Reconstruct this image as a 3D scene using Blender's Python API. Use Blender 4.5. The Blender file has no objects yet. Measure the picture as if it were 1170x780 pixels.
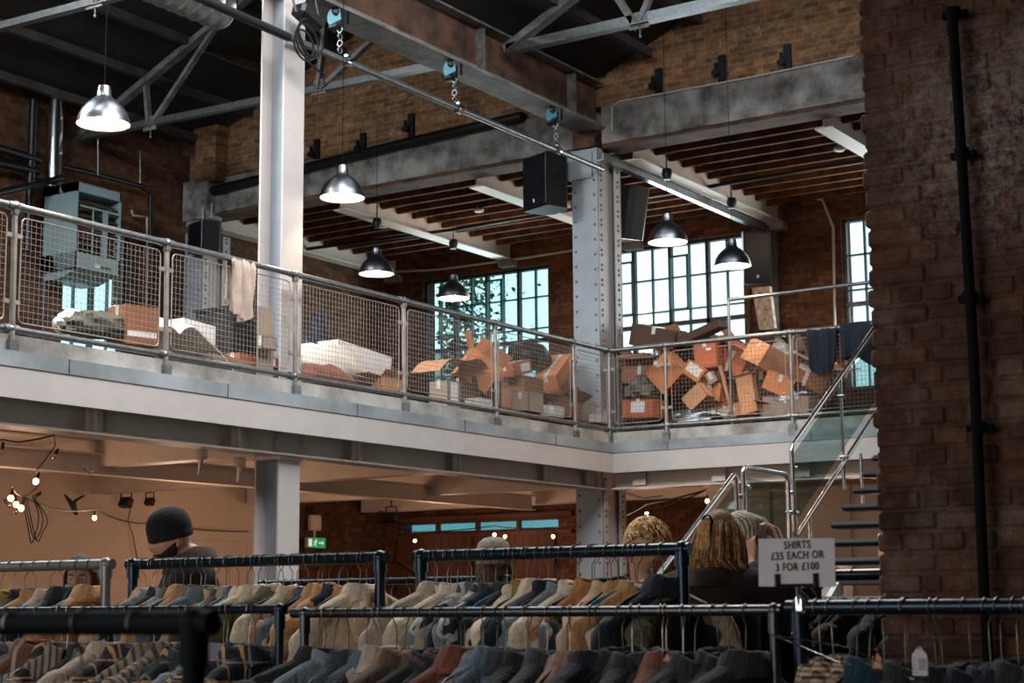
import bpy, bmesh, math, random
from mathutils import Vector, Matrix, noise
PI=math.pi
rnd=random.Random(7)
SC=bpy.context.scene
COL=SC.collection
# ------------------------------------------------------------------ camera model (the same numbers set the camera and place things)
FPX=1944.9; YAW=math.radians(33.026); PIT=math.radians(8.927); ROL=math.radians(-0.423); EYE=1.38
F_=Vector((math.cos(PIT)*math.cos(YAW),math.cos(PIT)*math.sin(YAW),math.sin(PIT)))
R0=Vector((math.sin(YAW),-math.cos(YAW),0)); U0=R0.cross(F_)
R_=math.cos(ROL)*R0+math.sin(ROL)*U0; U_=-math.sin(ROL)*R0+math.cos(ROL)*U0
def ray(x,y): return F_+R_*((x-585)/FPX)-U_*((y-390)/FPX)
def onX(x,y,v): d=ray(x,y); return d*(v/d.x)+Vector((0,0,EYE))
def onY(x,y,v): d=ray(x,y); return d*(v/d.y)+Vector((0,0,EYE))
def onZ(x,y,v): d=ray(x,y); return d*((v-EYE)/d.z)+Vector((0,0,EYE))
def onD(x,y,v): return ray(x,y)*v+Vector((0,0,EYE))
# ------------------------------------------------------------------ colours and materials
def lin(h):
    h=h.lstrip('#'); o=[]
    for i in (0,2,4):
        c=int(h[i:i+2],16)/255; o.append(c/12.92 if c<=.04045 else ((c+.055)/1.055)**2.4)
    return (o[0],o[1],o[2],1)
class NT:
    def __init__(s,name):
        s.m=bpy.data.materials.new(name); s.m.use_nodes=True; s.t=s.m.node_tree; s.t.nodes.clear()
        s.out=s.n('ShaderNodeOutputMaterial')
    def n(s,t,**k):
        o=s.t.nodes.new(t)
        for a,b in k.items():
            if a.startswith('i_'):
                key=a[2:].replace('_',' ')
                o.inputs[key].default_value=b
            else: setattr(o,a,b)
        return o
    def l(s,a,b): s.t.links.new(a,b)
    def co(s,kind='Object',scale=(1,1,1),rot=(0,0,0)):
        c=s.n('ShaderNodeTexCoord'); mp=s.n('ShaderNodeMapping'); s.l(c.outputs[kind],mp.inputs[0])
        mp.inputs['Scale'].default_value=scale; mp.inputs['Rotation'].default_value=rot
        return mp.outputs[0]
    def noise(s,vec,scale,detail=4,rough=.6):
        o=s.n('ShaderNodeTexNoise'); o.inputs['Scale'].default_value=scale; o.inputs['Detail'].default_value=detail; o.inputs['Roughness'].default_value=rough
        s.l(vec,o.inputs['Vector']); return o.outputs['Fac']
    def ramp(s,fac,stops,interp='LINEAR'):
        o=s.n('ShaderNodeValToRGB'); s.l(fac,o.inputs[0]); e=o.color_ramp; e.interpolation=interp
        while len(e.elements)<len(stops): e.elements.new(.5)
        for i,(p,c) in enumerate(stops): e.elements[i].position=p; e.elements[i].color=c
        return o.outputs[0]
    def mix(s,fac,a,b,bl='MIX'):
        o=s.n('ShaderNodeMix',data_type='RGBA',blend_type=bl)
        for v,i in ((fac,0),(a,6),(b,7)):
            if hasattr(v,'is_linked') or isinstance(v,bpy.types.NodeSocket): s.l(v,o.inputs[i])
            else: o.inputs[i].default_value=v
        return o.outputs[2]
    def math(s,op,a,b=0):
        o=s.n('ShaderNodeMath',operation=op)
        for v,i in ((a,0),(b,1)):
            if isinstance(v,bpy.types.NodeSocket): s.l(v,o.inputs[i])
            else: o.inputs[i].default_value=v
        return o.outputs[0]
    def bsdf(s,col,rough=.6,metal=0,bump=None,bs=.2,bd=.01,spec=.5,sheen=0,trans=0,alpha=None):
        b=s.n('ShaderNodeBsdfPrincipled')
        if isinstance(col,bpy.types.NodeSocket): s.l(col,b.inputs['Base Color'])
        else: b.inputs['Base Color'].default_value=col
        if isinstance(rough,bpy.types.NodeSocket): s.l(rough,b.inputs['Roughness'])
        else: b.inputs['Roughness'].default_value=rough
        b.inputs['Metallic'].default_value=metal; b.inputs['Specular IOR Level'].default_value=spec
        if sheen: b.inputs['Sheen Weight'].default_value=sheen
        if bump is not None:
            p=s.n('ShaderNodeBump'); p.inputs['Strength'].default_value=bs; p.inputs['Distance'].default_value=bd
            s.l(bump,p.inputs['Height']); s.l(p.outputs[0],b.inputs['Normal'])
        s.l(b.outputs[0],s.out.inputs[0]); return b
def shade(c,k): return (min(1,c[0]*k),min(1,c[1]*k),min(1,c[2]*k),1)
def mat(name,hexc,rough=.6,metal=0,var=.25,scale=6,bump=.1,fine=60,hex2=None,spec=.5):
    """plain surface with mottled tone and fine grain"""
    t=NT(name); v=t.co(); c=lin(hexc); c2=lin(hex2) if hex2 else shade(c,1-var)
    f=t.noise(v,scale); col=t.ramp(f,[(.35,c2),(.65,c)])
    g=t.noise(v,fine,3)
    t.bsdf(col,rough,metal,g,bump,.004,spec); return t.m
def emis(name,hexc,k):
    t=NT(name); e=t.n('ShaderNodeEmission'); e.inputs[0].default_value=lin(hexc); e.inputs[1].default_value=k
    t.l(e.outputs[0],t.out.inputs[0]); return t.m
def glass(name,tint,rough=.03,gl=.08):
    t=NT(name); a=t.n('ShaderNodeBsdfTransparent'); a.inputs[0].default_value=lin(tint)
    g=t.n('ShaderNodeBsdfGlossy'); g.inputs['Roughness'].default_value=rough; g.inputs[0].default_value=(.9,.95,1,1)
    m=t.n('ShaderNodeMixShader'); m.inputs[0].default_value=gl
    t.l(a.outputs[0],m.inputs[1]); t.l(g.outputs[0],m.inputs[2]); t.l(m.outputs[0],t.out.inputs[0]); return t.m
def brickmat(name,c1,c2,mortar,axis,bscale=1.0,stain=.5,white=.25):
    """brickwork; axis 'x' = wall in the yz plane, 'y' = wall in the xz plane"""
    t=NT(name); c=t.n('ShaderNodeTexCoord'); s=t.n('ShaderNodeSeparateXYZ'); t.l(c.outputs['Object'],s.inputs[0])
    k=t.n('ShaderNodeCombineXYZ'); t.l(s.outputs['Y' if axis=='x' else 'X'],k.inputs[0]); t.l(s.outputs['Z'],k.inputs[1])
    b=t.n('ShaderNodeTexBrick'); t.l(k.outputs[0],b.inputs['Vector'])
    b.inputs['Scale'].default_value=1; b.inputs['Brick Width'].default_value=.225*bscale; b.inputs['Row Height'].default_value=.075*bscale
    b.inputs['Mortar Size'].default_value=.0075*bscale; b.inputs['Mortar Smooth'].default_value=.3; b.inputs['Bias'].default_value=0
    b.inputs['Color1'].default_value=lin(c1); b.inputs['Color2'].default_value=lin(c2); b.inputs['Mortar'].default_value=lin(mortar)
    v=c.outputs['Object']
    n1=t.noise(v,.9,5); n2=t.noise(v,9,6,.7)
    d=t.mix(1.0,b.outputs['Color'],t.ramp(n1,[(.3,(1-stain,1-stain,1-stain,1)),(.7,(1.15,1.1,1.0,1))]),'MULTIPLY')
    d=t.mix(1.0,d,t.ramp(n2,[(.3,(.55,.5,.48,1)),(.7,(1.3,1.3,1.3,1))]),'MULTIPLY')
    n3=t.noise(v,3.3,8,.75)
    w=t.math('MULTIPLY',t.ramp(n3,[(.58,(0,0,0,1)),(.75,(1,1,1,1))]),white)
    d=t.mix(w,d,lin('#b9a99a'))
    h=t.math('ADD',t.math('MULTIPLY',b.outputs['Fac'],-1.0),t.math('MULTIPLY',n2,.8))
    t.bsdf(d,.9,0,h,.6,.02,.2); return t.m
# ------------------------------------------------------------------ mesh builder
ORG={}
def frame(d):
    d=d.normalized(); a=Vector((0,0,1)) if abs(d.z)<.95 else Vector((1,0,0))
    u=d.cross(a).normalized(); return u,u.cross(d).normalized()
class MB:
    def __init__(s): s.v=[]; s.f=[]
    def add(s,vs,fs):
        n=len(s.v); s.v+= [Vector(p) for p in vs]; s.f+=[tuple(i+n for i in f) for f in fs]; return s
    def box(s,c,size,rot=None,bev=0):
        x,y,z=size[0]/2,size[1]/2,size[2]/2; c=Vector(c)
        if bev:
            b=min(bev,x*.9,y*.9,z*.9); vs=[]
            for sx in (-1,1):
                for sy in (-1,1):
                    for sz in (-1,1):
                        vs+=[Vector((sx*x,sy*(y-b),sz*(z-b))),Vector((sx*(x-b),sy*y,sz*(z-b))),Vector((sx*(x-b),sy*(y-b),sz*z))]
            bm=bmesh.new(); bv=[bm.verts.new(p) for p in vs]; r=bmesh.ops.convex_hull(bm,input=bv)
            bm.verts.index_update(); bm.verts.ensure_lookup_table()
            vs=[p.co.copy() for p in bm.verts]; fs=[tuple(q.index for q in f.verts) for f in bm.faces]; bm.free()
        else:
            vs=[Vector((sx*x,sy*y,sz*z)) for sx in (-1,1) for sy in (-1,1) for sz in (-1,1)]
            fs=[(0,1,3,2),(4,6,7,5),(0,4,5,1),(2,3,7,6),(0,2,6,4),(1,5,7,3)]
        if rot is not None: vs=[rot@p for p in vs]
        return s.add([p+c for p in vs],fs)
    def bb(s,a,b): # box by corners
        a,b=Vector(a),Vector(b); d=b-a
        return s.box((a+b)/2,(abs(d.x),abs(d.y),abs(d.z)))
    def cyl(s,p0,p1,r0,r1=None,n=12,caps=True):
        p0,p1=Vector(p0),Vector(p1); r1=r0 if r1 is None else r1; u,w=frame(p1-p0)
        vs=[]
        for p,r in ((p0,r0),(p1,r1)):
            vs+=[p+(u*math.cos(2*PI*i/n)+w*math.sin(2*PI*i/n))*r for i in range(n)]
        fs=[(i,(i+1)%n,n+(i+1)%n,n+i) for i in range(n)]
        if caps: fs+=[tuple(range(n-1,-1,-1)),tuple(range(n,2*n))]
        return s.add(vs,fs)
    def tube(s,pts,r,n=8,caps=True,ry=None,up=None):
        pts=[Vector(p) for p in pts]; m=len(pts); rr=r if isinstance(r,(list,tuple)) else [r]*m
        ryy=rr if ry is None else (ry if isinstance(ry,(list,tuple)) else [ry]*m)
        T=[(pts[min(i+1,m-1)]-pts[max(i-1,0)]).normalized() for i in range(m)]
        u,w=frame(T[0])
        if up is not None:
            u=(Vector(up)-T[0]*T[0].dot(Vector(up))).normalized(); w=u.cross(T[0])
        vs=[]
        for i in range(m):
            u=(u-T[i]*u.dot(T[i])).normalized(); w=u.cross(T[i])
            vs+=[pts[i]+u*math.cos(2*PI*k/n)*rr[i]+w*math.sin(2*PI*k/n)*ryy[i] for k in range(n)]
        fs=[(i*n+k,i*n+(k+1)%n,(i+1)*n+(k+1)%n,(i+1)*n+k) for i in range(m-1) for k in range(n)]
        if caps: fs+=[tuple(range(n-1,-1,-1)),tuple((m-1)*n+k for k in range(n))]
        return s.add(vs,fs)
    def lathe(s,prof,c=(0,0,0),n=24,rot=None):
        c=Vector(c); vs=[]
        for r,z in prof:
            vs+=[Vector((r*math.cos(2*PI*k/n),r*math.sin(2*PI*k/n),z)) for k in range(n)]
        if rot is not None: vs=[rot@p for p in vs]
        m=len(prof)
        return s.add([p+c for p in vs],[(i*n+k,i*n+(k+1)%n,(i+1)*n+(k+1)%n,(i+1)*n+k) for i in range(m-1) for k in range(n)])
    def prism(s,poly,ax0,ax1,depth,o=(0,0,0)):
        """2-D polygon in axes ax0, ax1, extruded along depth vector"""
        a,b,d,o=Vector(ax0),Vector(ax1),Vector(depth),Vector(o); n=len(poly)
        vs=[o+a*x+b*y for x,y in poly]; vs+=[p+d for p in vs]
        return s.add(vs,[tuple(range(n-1,-1,-1)),tuple(range(n,2*n))]+[(i,(i+1)%n,n+(i+1)%n,n+i) for i in range(n)])
    def grid(s,fn,nu,nv,closed=False):
        vs=[Vector(fn(i/(nu-(0 if closed else 1)),j/(nv-1))) for j in range(nv) for i in range(nu)]
        fs=[]
        for j in range(nv-1):
            for i in range(nu if closed else nu-1):
                k=(i+1)%nu; fs.append((j*nu+i,j*nu+k,(j+1)*nu+k,(j+1)*nu+i))
        return s.add(vs,fs)
    def ell(s,c,r,n=16,m=10,rot=None):
        c=Vector(c); vs=[];
        for j in range(m+1):
            t=PI*j/m
            for i in range(n):
                a=2*PI*i/n; p=Vector((r[0]*math.sin(t)*math.cos(a),r[1]*math.sin(t)*math.sin(a),r[2]*math.cos(t)))
                vs.append((rot@p if rot is not None else p)+c)
        return s.add(vs,[(j*n+i,(j+1)*n+i,(j+1)*n+(i+1)%n,j*n+(i+1)%n) for j in range(m) for i in range(n)])
    def solid(s,th):
        """give a sheet a thickness"""
        bm=bmesh.new(); bv=[bm.verts.new(p) for p in s.v]
        for f in s.f:
            try: bm.faces.new([bv[i] for i in f])
            except ValueError: pass
        bmesh.ops.recalc_face_normals(bm,faces=bm.faces[:])
        bmesh.ops.solidify(bm,geom=bm.faces[:],thickness=th)
        bm.verts.index_update(); s.v=[p.co.copy() for p in bm.verts]; s.f=[tuple(q.index for q in f.verts) for f in bm.faces]; bm.free(); return s
    def mesh(s,name,m,o=Vector((0,0,0)),smooth=False,auto=True):
        me=bpy.data.meshes.new(name); me.from_pydata([p-o for p in s.v],[],s.f); me.validate()
        bm=bmesh.new(); bm.from_mesh(me); bmesh.ops.remove_doubles(bm,verts=bm.verts[:],dist=1e-6); bmesh.ops.recalc_face_normals(bm,faces=bm.faces[:]); bm.to_mesh(me); bm.free()
        if smooth:
            me.polygons.foreach_set('use_smooth',[True]*len(me.polygons))
            if auto:
                try: me.set_sharp_from_angle(angle=math.radians(40))
                except Exception: pass
        if m: me.materials.append(m)
        return me
    def build(s,name,m,parent=None,smooth=False,origin=None,**k):
        if parent is not None: o=ORG[parent.name]
        else: o=Vector(origin) if origin is not None else Vector((0,0,0))
        ob=bpy.data.objects.new(name,s.mesh(name,m,o,smooth)); COL.objects.link(ob); ORG[ob.name]=o
        if parent is not None: ob.parent=parent
        else: ob.location=o
        for a,b in k.items(): ob[a]=b
        return ob
def thing(name,label,cat,loc=(0,0,0),group=None):
    o=bpy.data.objects.new(name,None); COL.objects.link(o); o.location=loc; o.empty_display_size=.1
    o['label']=label; o['category']=cat
    if group: o['group']=group
    ORG[o.name]=Vector(loc); return o
def tag(o,label,cat,group=None):
    o['label']=label; o['category']=cat
    if group: o['group']=group
    return o
def struct(name,mb,m,smooth=False,parent=None):
    o=mb.build(name,m,parent,smooth)
    if parent is None: o['kind']='structure'
    return o
def children_of(o): return [c for c in o.children]
def dup(root,loc,rz=None,label=None,group=None,tilt=None):
    r=root.copy(); COL.objects.link(r); r.location=loc
    if rz is not None: r.rotation_euler=(tilt or 0,0,rz)
    if label: r['label']=label
    if group: r['group']=group
    for ch in list(root.children):
        c=ch.copy(); COL.objects.link(c); c.parent=r
        for g in list(ch.children):
            d=g.copy(); COL.objects.link(d); d.parent=c
    return r
def rotm(axis,deg): return Matrix.Rotation(math.radians(deg),3,axis)
def arc(c,u,w,r,a0,a1,n): 
    c,u,w=Vector(c),Vector(u),Vector(w)
    return [c+u*(r*math.cos(a0+(a1-a0)*i/n))+w*(r*math.sin(a0+(a1-a0)*i/n)) for i in range(n+1)]
ORD=['zeroth','first','second','third','fourth','fifth','sixth','seventh','eighth','ninth','tenth','eleventh','twelfth','thirteenth','fourteenth','fifteenth','sixteenth','seventeenth','eighteenth','nineteenth','twentieth','twenty-first','twenty-second','twenty-third','twenty-fourth','twenty-fifth','twenty-sixth','twenty-seventh','twenty-eighth','twenty-ninth','thirtieth','thirty-first','thirty-second','thirty-third','thirty-fourth']
# ------------------------------------------------------------------ materials
m_white=mat('white_painted_steel','#b4adaa',.5,0,.10,3,.05,40)
m_white_shade=mat('white_steel_shade_side','#929aa2',.5,0,.14,4,.08,40)  # white column steel again, bluish shade of its camera-facing side put into the colour
m_cream=mat('cream_painted_steel','#cfc0b2',.5,0,.12,3,.05,40)
m_galv=mat('galvanised_steel','#8d8f90',.38,.85,.3,14,.08,50)
m_post=mat('galvanised_post','#a9a09a',.4,.7,.3,9,.08,50)
m_wire=mat('galvanised_wire','#9f938b',.5,.4,.25,20,.02,80)
m_dark=mat('dark_painted_steel','#39383a',.5,.3,.4,6,.15,40)
m_beam=mat('weathered_beam_grey','#8a8480',.6,0,.45,3,.25,30,'#5c5552')
m_rivet=mat('rusty_rivets','#8a7263',.7,.2,.3,20)
m_purlin=mat('dark_purlin','#4c4744',.7,0,.4,4,.2,30,'#332f2d')
m_grey=mat('grey_painted_steel','#7c7a78',.5,.2,.35,5,.15,30,'#4d4b4a')
m_black=mat('black_plastic','#101113',.45,0,.2,8,.1,60)
m_nearblack=mat('matt_black_tube','#0d0e10',.7,0,.2,8,.1,60,None,.08)
m_blackmetal=mat('black_painted_tube','#20242a',.32,.5,.3,8,.1,60)
m_blackpipe=mat('black_iron_pipe','#1b1d20',.4,.4,.3,8,.15,40)
m_hook=mat('dull_steel_wire','#8f8377',.38,1,.3,30,0,60)
m_chrome=mat('chrome','#d8dde0',.14,1,.05,8,.0,60)
m_steel=mat('brushed_stainless','#c9c6c4',.24,1,.08,30,.04,90)
m_alu=mat('spun_aluminium','#74757a',.32,1,.2,9,.06,120)
m_lampin=mat('lamp_white_enamel','#ffffff',.4,0,.02)
m_conc=mat('stained_concrete','#9b9793',.85,0,.55,2.6,.7,18,'#4a4643')
m_concL=mat('kerb_concrete','#a9a7a3',.85,0,.5,2.2,.6,20,'#6f6b66')
m_slab=mat('slab_edge_steel','#9aa0a4',.6,.1,.3,1.3,.2,30,'#767b7e')
m_rust=mat('rusty_steel','#6b4a3a',.8,.2,.5,3,.4,30,'#37291f')
m_wood=mat('dark_joist_wood','#6b4128',.8,0,.4,4,.3,40,'#3a2215',.2)
m_board=mat('ceiling_boards','#2b1d16',.8,0,.5,5,.3,30)
m_roof=mat('roof_boards','#2c2926',.85,0,.4,2,.3,20)
m_plaster=mat('cream_plaster','#cdb9a8',.8,0,.10,1.4,.15,30)
m_floor=mat('concrete_floor','#4b4744',.6,0,.4,1.2,.2,20)
m_deck=mat('deck_boards','#5b524b',.8,0,.3,2,.2,20)
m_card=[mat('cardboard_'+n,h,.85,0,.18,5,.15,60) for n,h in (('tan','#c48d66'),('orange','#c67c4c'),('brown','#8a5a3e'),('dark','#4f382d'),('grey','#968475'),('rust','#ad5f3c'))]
m_label=mat('paper_label','#d9d6d2',.8,0,.05)
m_tape=mat('packing_tape','#c9c2b6',.35,0,.1)
m_wsheet=mat('white_sheet','#d6d0ca',.85,0,.1,4,.2,30)
m_teal=mat('teal_paint','#2f7f90',.4,.1,.15)
m_heater=mat('teal_grey_enamel','#7f9295',.45,.1,.12,3,.05)
m_plastic=glass('clear_plastic_wrap','#dfe8ea',.3,.14)
m_glass=glass('window_glass','#eef7fa')
m_glasslow=glass('dusty_strip_glass','#b2cfd2',.2,.12)
m_glasst=glass('window_glass_teal','#dcf5f6')
m_balu=glass('balustrade_glass','#cfdedd',.03,.10)
m_bulb=emis('lit_bulb','#ffb070',22)
m_bulbglass=glass('clear_bulb_glass','#f5e0c8',.02,.15)
m_skin=mat('skin','#c08a6c',.5,0,.12,12,.08,120)
m_green=mat('exit_sign_green','#1f8f4e',.4,0,.1)
m_paper=mat('sign_paper','#c8bdbb',.8,0,.06,8,.05)
m_ink=mat('black_ink','#1a191b',.7,0,.05)
m_door=mat('stained_door_boards','#5e3826',.7,0,.35,3,.3,30)
m_brickU=brickmat('yellow_brown_brick_gable','#98704c','#684b36','#83766a','x',1.0,.4,.6)
m_brickX=brickmat('brown_brick_back_wall','#80543b','#59392a','#54473f','x',1,.5,.12)
m_brickY=brickmat('brown_brick_side_wall','#704a36','#4d3326','#54483f','y',1,.5,.18)
# ================================================================== THE SETTING
YW=18.3; XB=24.0; XG=18.95; VAL=10.95; VZ=8.36; RZ=9.92; DECK=3.45
struct('floor',MB().bb((-3,-3,-.1),(24.4,18.7,0)),m_floor)
struct('floor_mezzanine',MB().bb((3,10.66,3.36),(18.7,YW,DECK)).bb((18.66,3.2,3.36),(XB,YW,DECK)),m_deck)
struct('ceiling_under_mezzanine',MB().bb((3,10.66,3.33),(18.7,YW,3.36)).bb((18.7,3.2,3.33),(XB,YW,3.36)),m_cream)
def holed(mb,axis,pos,th,u0,u1,z0,z1,holes):
    """wall in plane axis=pos with rectangular openings (u0,u1,z0,z1)"""
    us=sorted({u0,u1,*[h[0] for h in holes],*[h[1] for h in holes]}); zs=sorted({z0,z1,*[h[2] for h in holes],*[h[3] for h in holes]})
    us=[u for u in us if u0<=u<=u1]; zs=[z for z in zs if z0<=z<=z1]
    for a,b in zip(us,us[1:]):
        for c,d in zip(zs,zs[1:]):
            um,zm=(a+b)/2,(c+d)/2
            if any(h[0]<um<h[1] and h[2]<zm<h[3] for h in holes): continue
            if axis=='x': mb.bb((pos,a,c),(pos+th,b,d))
            else: mb.bb((a,pos,c),(b,pos+th,d))
    return mb
W1=(14.87,17.5,4.95,7.14); W2=(11.26,13.95,4.8,7.22); W3=(7.0,9.62,4.6,7.22); LO=(14.68,18.0,2.66,2.88)
struct('wall_back',holed(MB(),'x',XB,.4,2.5,18.7,0,8.0,[W1,W2,W3,LO]),m_brickX)
WL=(16.45,17.76,4.98,7.03)
struct('wall_left',holed(MB(),'y',YW,.4,2.9,XB+.4,3.36,8.75,[WL]),m_brickY)
struct('wall_left_lower',MB().bb((18.62,YW-.02,0),(XB,YW+.4,3.36)),m_brickY)
struct('wall_left_plaster',MB().bb((3,YW-.2,0),(18.62,YW,3.33)),m_plaster)
pn=MB().bb((18.62,YW-.1,0),(21.3,YW-.02,3.33))
for z in (2.93,2.62): pn.bb((18.62,YW-.125,z-.012),(21.3,YW-.1,z+.012))
pn.bb((18.62,YW-.15,2.45),(21.3,YW-.1,2.52)).bb((20.3,YW-.115,0),(20.33,YW-.1,2.44)); struct('wall_left_panelling',pn,m_plaster)
# stub wall and cladding under the extension, behind the stairs
sp=MB().bb((22.4,3.2,0),(22.5,11.2,3.05))
for y in (10.2,9.0,7.8,6.6,5.4): sp.bb((22.37,y-.02,0),(22.4,y+.02,3.05))
struct('wall_back_cladding',sp,mat('grey_beige_cladding','#a2978d',.8,0,.15,1.5,.1,30))
struct('wall_behind_camera',MB().bb((-3.3,-3,0),(-3,18.7,10)),m_brickX)
struct('wall_right',MB().bb((-3,-3.3,0),(24.4,-3,10)),m_brickY)
# roof: two pitched bays either side of the valley beam
def slope(mb,x0,x1,ya,za,yb,zb,th=.12):
    mb.add([(x0,ya,za),(x1,ya,za),(x1,yb,zb),(x0,yb,zb),(x0,ya,za+th),(x1,ya,za+th),(x1,yb,zb+th),(x0,yb,zb+th)],[(0,3,2,1),(4,5,6,7),(0,1,5,4),(1,2,6,5),(2,3,7,6),(3,0,4,7)])
rf=MB()
for a,b in ((-3,5.5),(11.5,19.3)): slope(rf,a,b,VAL,VZ,14.63,RZ)
zg=lambda y: VZ+(RZ-VZ)*(y-VAL)/3.68
for ya,yb in ((VAL,11.7),(14.0,14.63)): slope(rf,5.5,11.5,ya,zg(ya),yb,zg(yb))
slope(rf,-3,19.3,14.63,RZ,18.8,8.42)
SKX0,SKX1=6.4,15.4
for a,b in ((-3,SKX0),(SKX1,19.3)):
    slope(rf,a,b,VAL,VZ,7.3,RZ); slope(rf,a,b,7.3,RZ,3.6,VZ)
for ya,yb in ((VAL,10.2),(7.7,6.9),(4.3,3.6)):
    zf=lambda y: VZ+(RZ-VZ)*(1-abs(y-7.3)/3.68)
    slope(rf,SKX0,SKX1,ya,zf(ya),yb,zf(yb))
rf.bb((-3,-3,8.36),(19.3,3.6,8.5)); struct('ceiling_roof',rf,m_roof)
struct('ceiling_shade_over_camera',MB().bb((-3,-3,3.9),(3.3,9.5,4.1)),m_deck)  # unseen deck added to keep the skylight off the pier and near racks
zf=lambda y: VZ+(RZ-VZ)*(1-abs(y-7.3)/3.68)
for k,(ya,yb) in enumerate(((10.2,7.7),(6.9,4.3))):
    g=MB(); slope(g,SKX0,SKX1,ya,zf(ya)+.02,yb,zf(yb)+.02,.02); b=MB()
    for i in range(10):
        x=SKX0+(SKX1-SKX0)*i/9; b.tube([(x,ya,zf(ya)+.03),(x,yb,zf(yb)+.03)],.03,4)
    w=struct('window_%d'%(5+k),b,m_dark); g.build('glazing',m_glass,w)
g=MB(); slope(g,5.5,11.5,11.7,zg(11.7)+.02,14.0,zg(14.0)+.02,.02); b=MB()
for i in range(7): b.tube([(5.5+i,11.7,zg(11.7)+.03),(5.5+i,14.0,zg(14.0)+.03)],.03,4)
w=struct('window_7',b,m_dark); g.build('glazing',m_glass,w)  # unseen roof glazing, added to go with the fill over the mezzanine
# gable wall above the concrete lintels, with both roof slopes
gz=7.95
gw=MB().prism([(11.12,gz),(YW,gz),(YW,8.42),(14.63,RZ),(11.12,VZ+.02)],(0,1,0),(0,0,1),(.34,0,0),(XG,0,0))
gw.prism([(10.8,gz),(10.8,VZ+.02),(7.3,RZ),(3.6,VZ),(3.6,gz)],(0,1,0),(0,0,1),(.34,0,0),(XG,0,0))
gw.bb((XG,2.5,gz),(XG+.34,3.6,8.4)).bb((XG+.02,10.8,VZ-.4),(XG+.3,11.12,VZ))
struct('wall_gable',gw,m_brickU)
pl=MB().box((XG-.12,17.72,8.25),(.3,.42,.75)).box((XG-.1,17.72,8.68),(.36,.5,.1)); struct('trim_corner_pier',pl,m_brickU)
for y0,y1,nm in ((11.3,YW,'trim_1'),(2.6,10.85,'trim_2')):
    l=MB(); n=14
    for i in range(n): # cast beam with slightly uneven pours
        a=y0+(y1-y0)*i/n; b=y0+(y1-y0)*(i+1)/n
        l.bb((XG-.05-.004*(i%3),a,7.42),(XG+.38,b,7.95))
    o=struct(nm,l,m_conc); MB().bb((XG-.035,y0,7.37),(XG+.36,y1,7.42)).build('bottom_plate',m_rust,o)
struct('trim_3',MB().box((XG-.07,17.95,7.62),(.34,.5,.62)).box((XG-.07,17.95,7.28),(.28,.4,.12)),m_conc)
# extension ceiling: boards, joists and painted beams
ce=MB().bb((XG+.34,2.5,7.68),(XB+.4,YW+.4,7.8)); cj=struct('ceiling_extension',ce,m_board)
x=XG+.6
while x<XB-.1:
    MB().bb((x-.03,2.5,7.47),(x+.03,YW,7.68)).build('joist',m_wood,cj); x+=.40
def ibeam(mb,p0,p1,w,h,tf=.02,tw=.014,web=True):
    """I section, p0->p1 is the underside centre line"""
    p0,p1=Vector(p0),Vector(p1); d=(p1-p0).normalized(); s=Vector((0,0,1)).cross(d).normalized(); up=Vector((0,0,1))
    for a,b,c,e in ((-w/2,w/2,0,tf),(-tw/2,tw/2,tf,h-tf),(-w/2,w/2,h-tf,h)):
        mb.prism([(a,c),(b,c),(b,e),(a,e)],s,up,p1-p0,p0)
    return mb
eb=[18.05,15.6,13.15,10.62,7.92]
for i,y in enumerate(eb):
    b=ibeam(MB(),(XG+.38,y,7.26),(XB-.05,y,7.26),.24,.32)
    o=struct('trim_%d'%(4+i),b,m_cream)
    MB().box((XB-.12,y,7.2),(.16,.3,.1)).build('bearing_pad',m_conc,o)
# mezzanine edge: white channel, grey slab strip, concrete kerb
def edge(axis,c,a,b,nm):
    def B(mb,o0,o1,z0,z1):
        return mb.bb((a,c+o0,z0),(b,c+o1,z1)) if axis=='y' else mb.bb((c+o0,a,z0),(c+o1,b,z1))
    o=struct(nm,B(MB(),-.04,.02,3.055,3.305),m_white)
    B(MB(),-.05,.02,3.305,3.43).build('slab_strip',m_slab,o); k=B(MB(),.0,.1,3.43,3.565).build('kerb',m_concL,o)
    j=MB()
    t=a+.9
    while t<b:
        B2=(j.bb((t-.004,c-.054,3.307),(t+.004,c-.05,3.428)) if axis=='y' else j.bb((c-.054,t-.004,3.307),(c-.05,t+.004,3.428))); t+=1.9
    j.build('joint_line',m_dark,o)
edge('y',10.62,3,18.66,'trim_edge_long'); edge('x',18.62,3.2,10.60,'trim_edge_short')
# beams below the mezzanine
o=struct('trim_edge_beam_long',ibeam(MB(),(3,10.88,2.86),(18.75,10.88,2.86),.26,.47),m_cream)
for xx in (8.4,10.1,11.9,13.7,15.5,17.4,18.4): MB().bb((xx-.01,10.76,2.88),(xx+.01,10.87,3.31)).bb((xx-.09,10.79,2.9),(xx+.09,10.8,3.3)).build('stiffener',m_cream,o)
o=struct('trim_edge_beam_short',ibeam(MB(),(18.84,3.2,2.86),(18.84,10.7,2.86),.22,.47),m_cream)
for yy in (10.3,9.2,8.1,7.0): MB().bb((18.74,yy-.09,2.9),(18.75,yy+.09,3.3)).build('stiffener',m_cream,o)
for i,xx in enumerate((7.6,13.9,17.05,20.3,23.2)):
    struct('trim_cross_beam_%d'%i,MB().bb((xx-.13,11.02 if xx<18.5 else 3.2,3.03),(xx+.13,YW-.2,3.335)),m_cream)
struct('trim_cross_beam_6',ibeam(MB(),(10.8,14.6,2.93),(23.0,14.6,2.93),.16,.24),m_cream)
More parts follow.
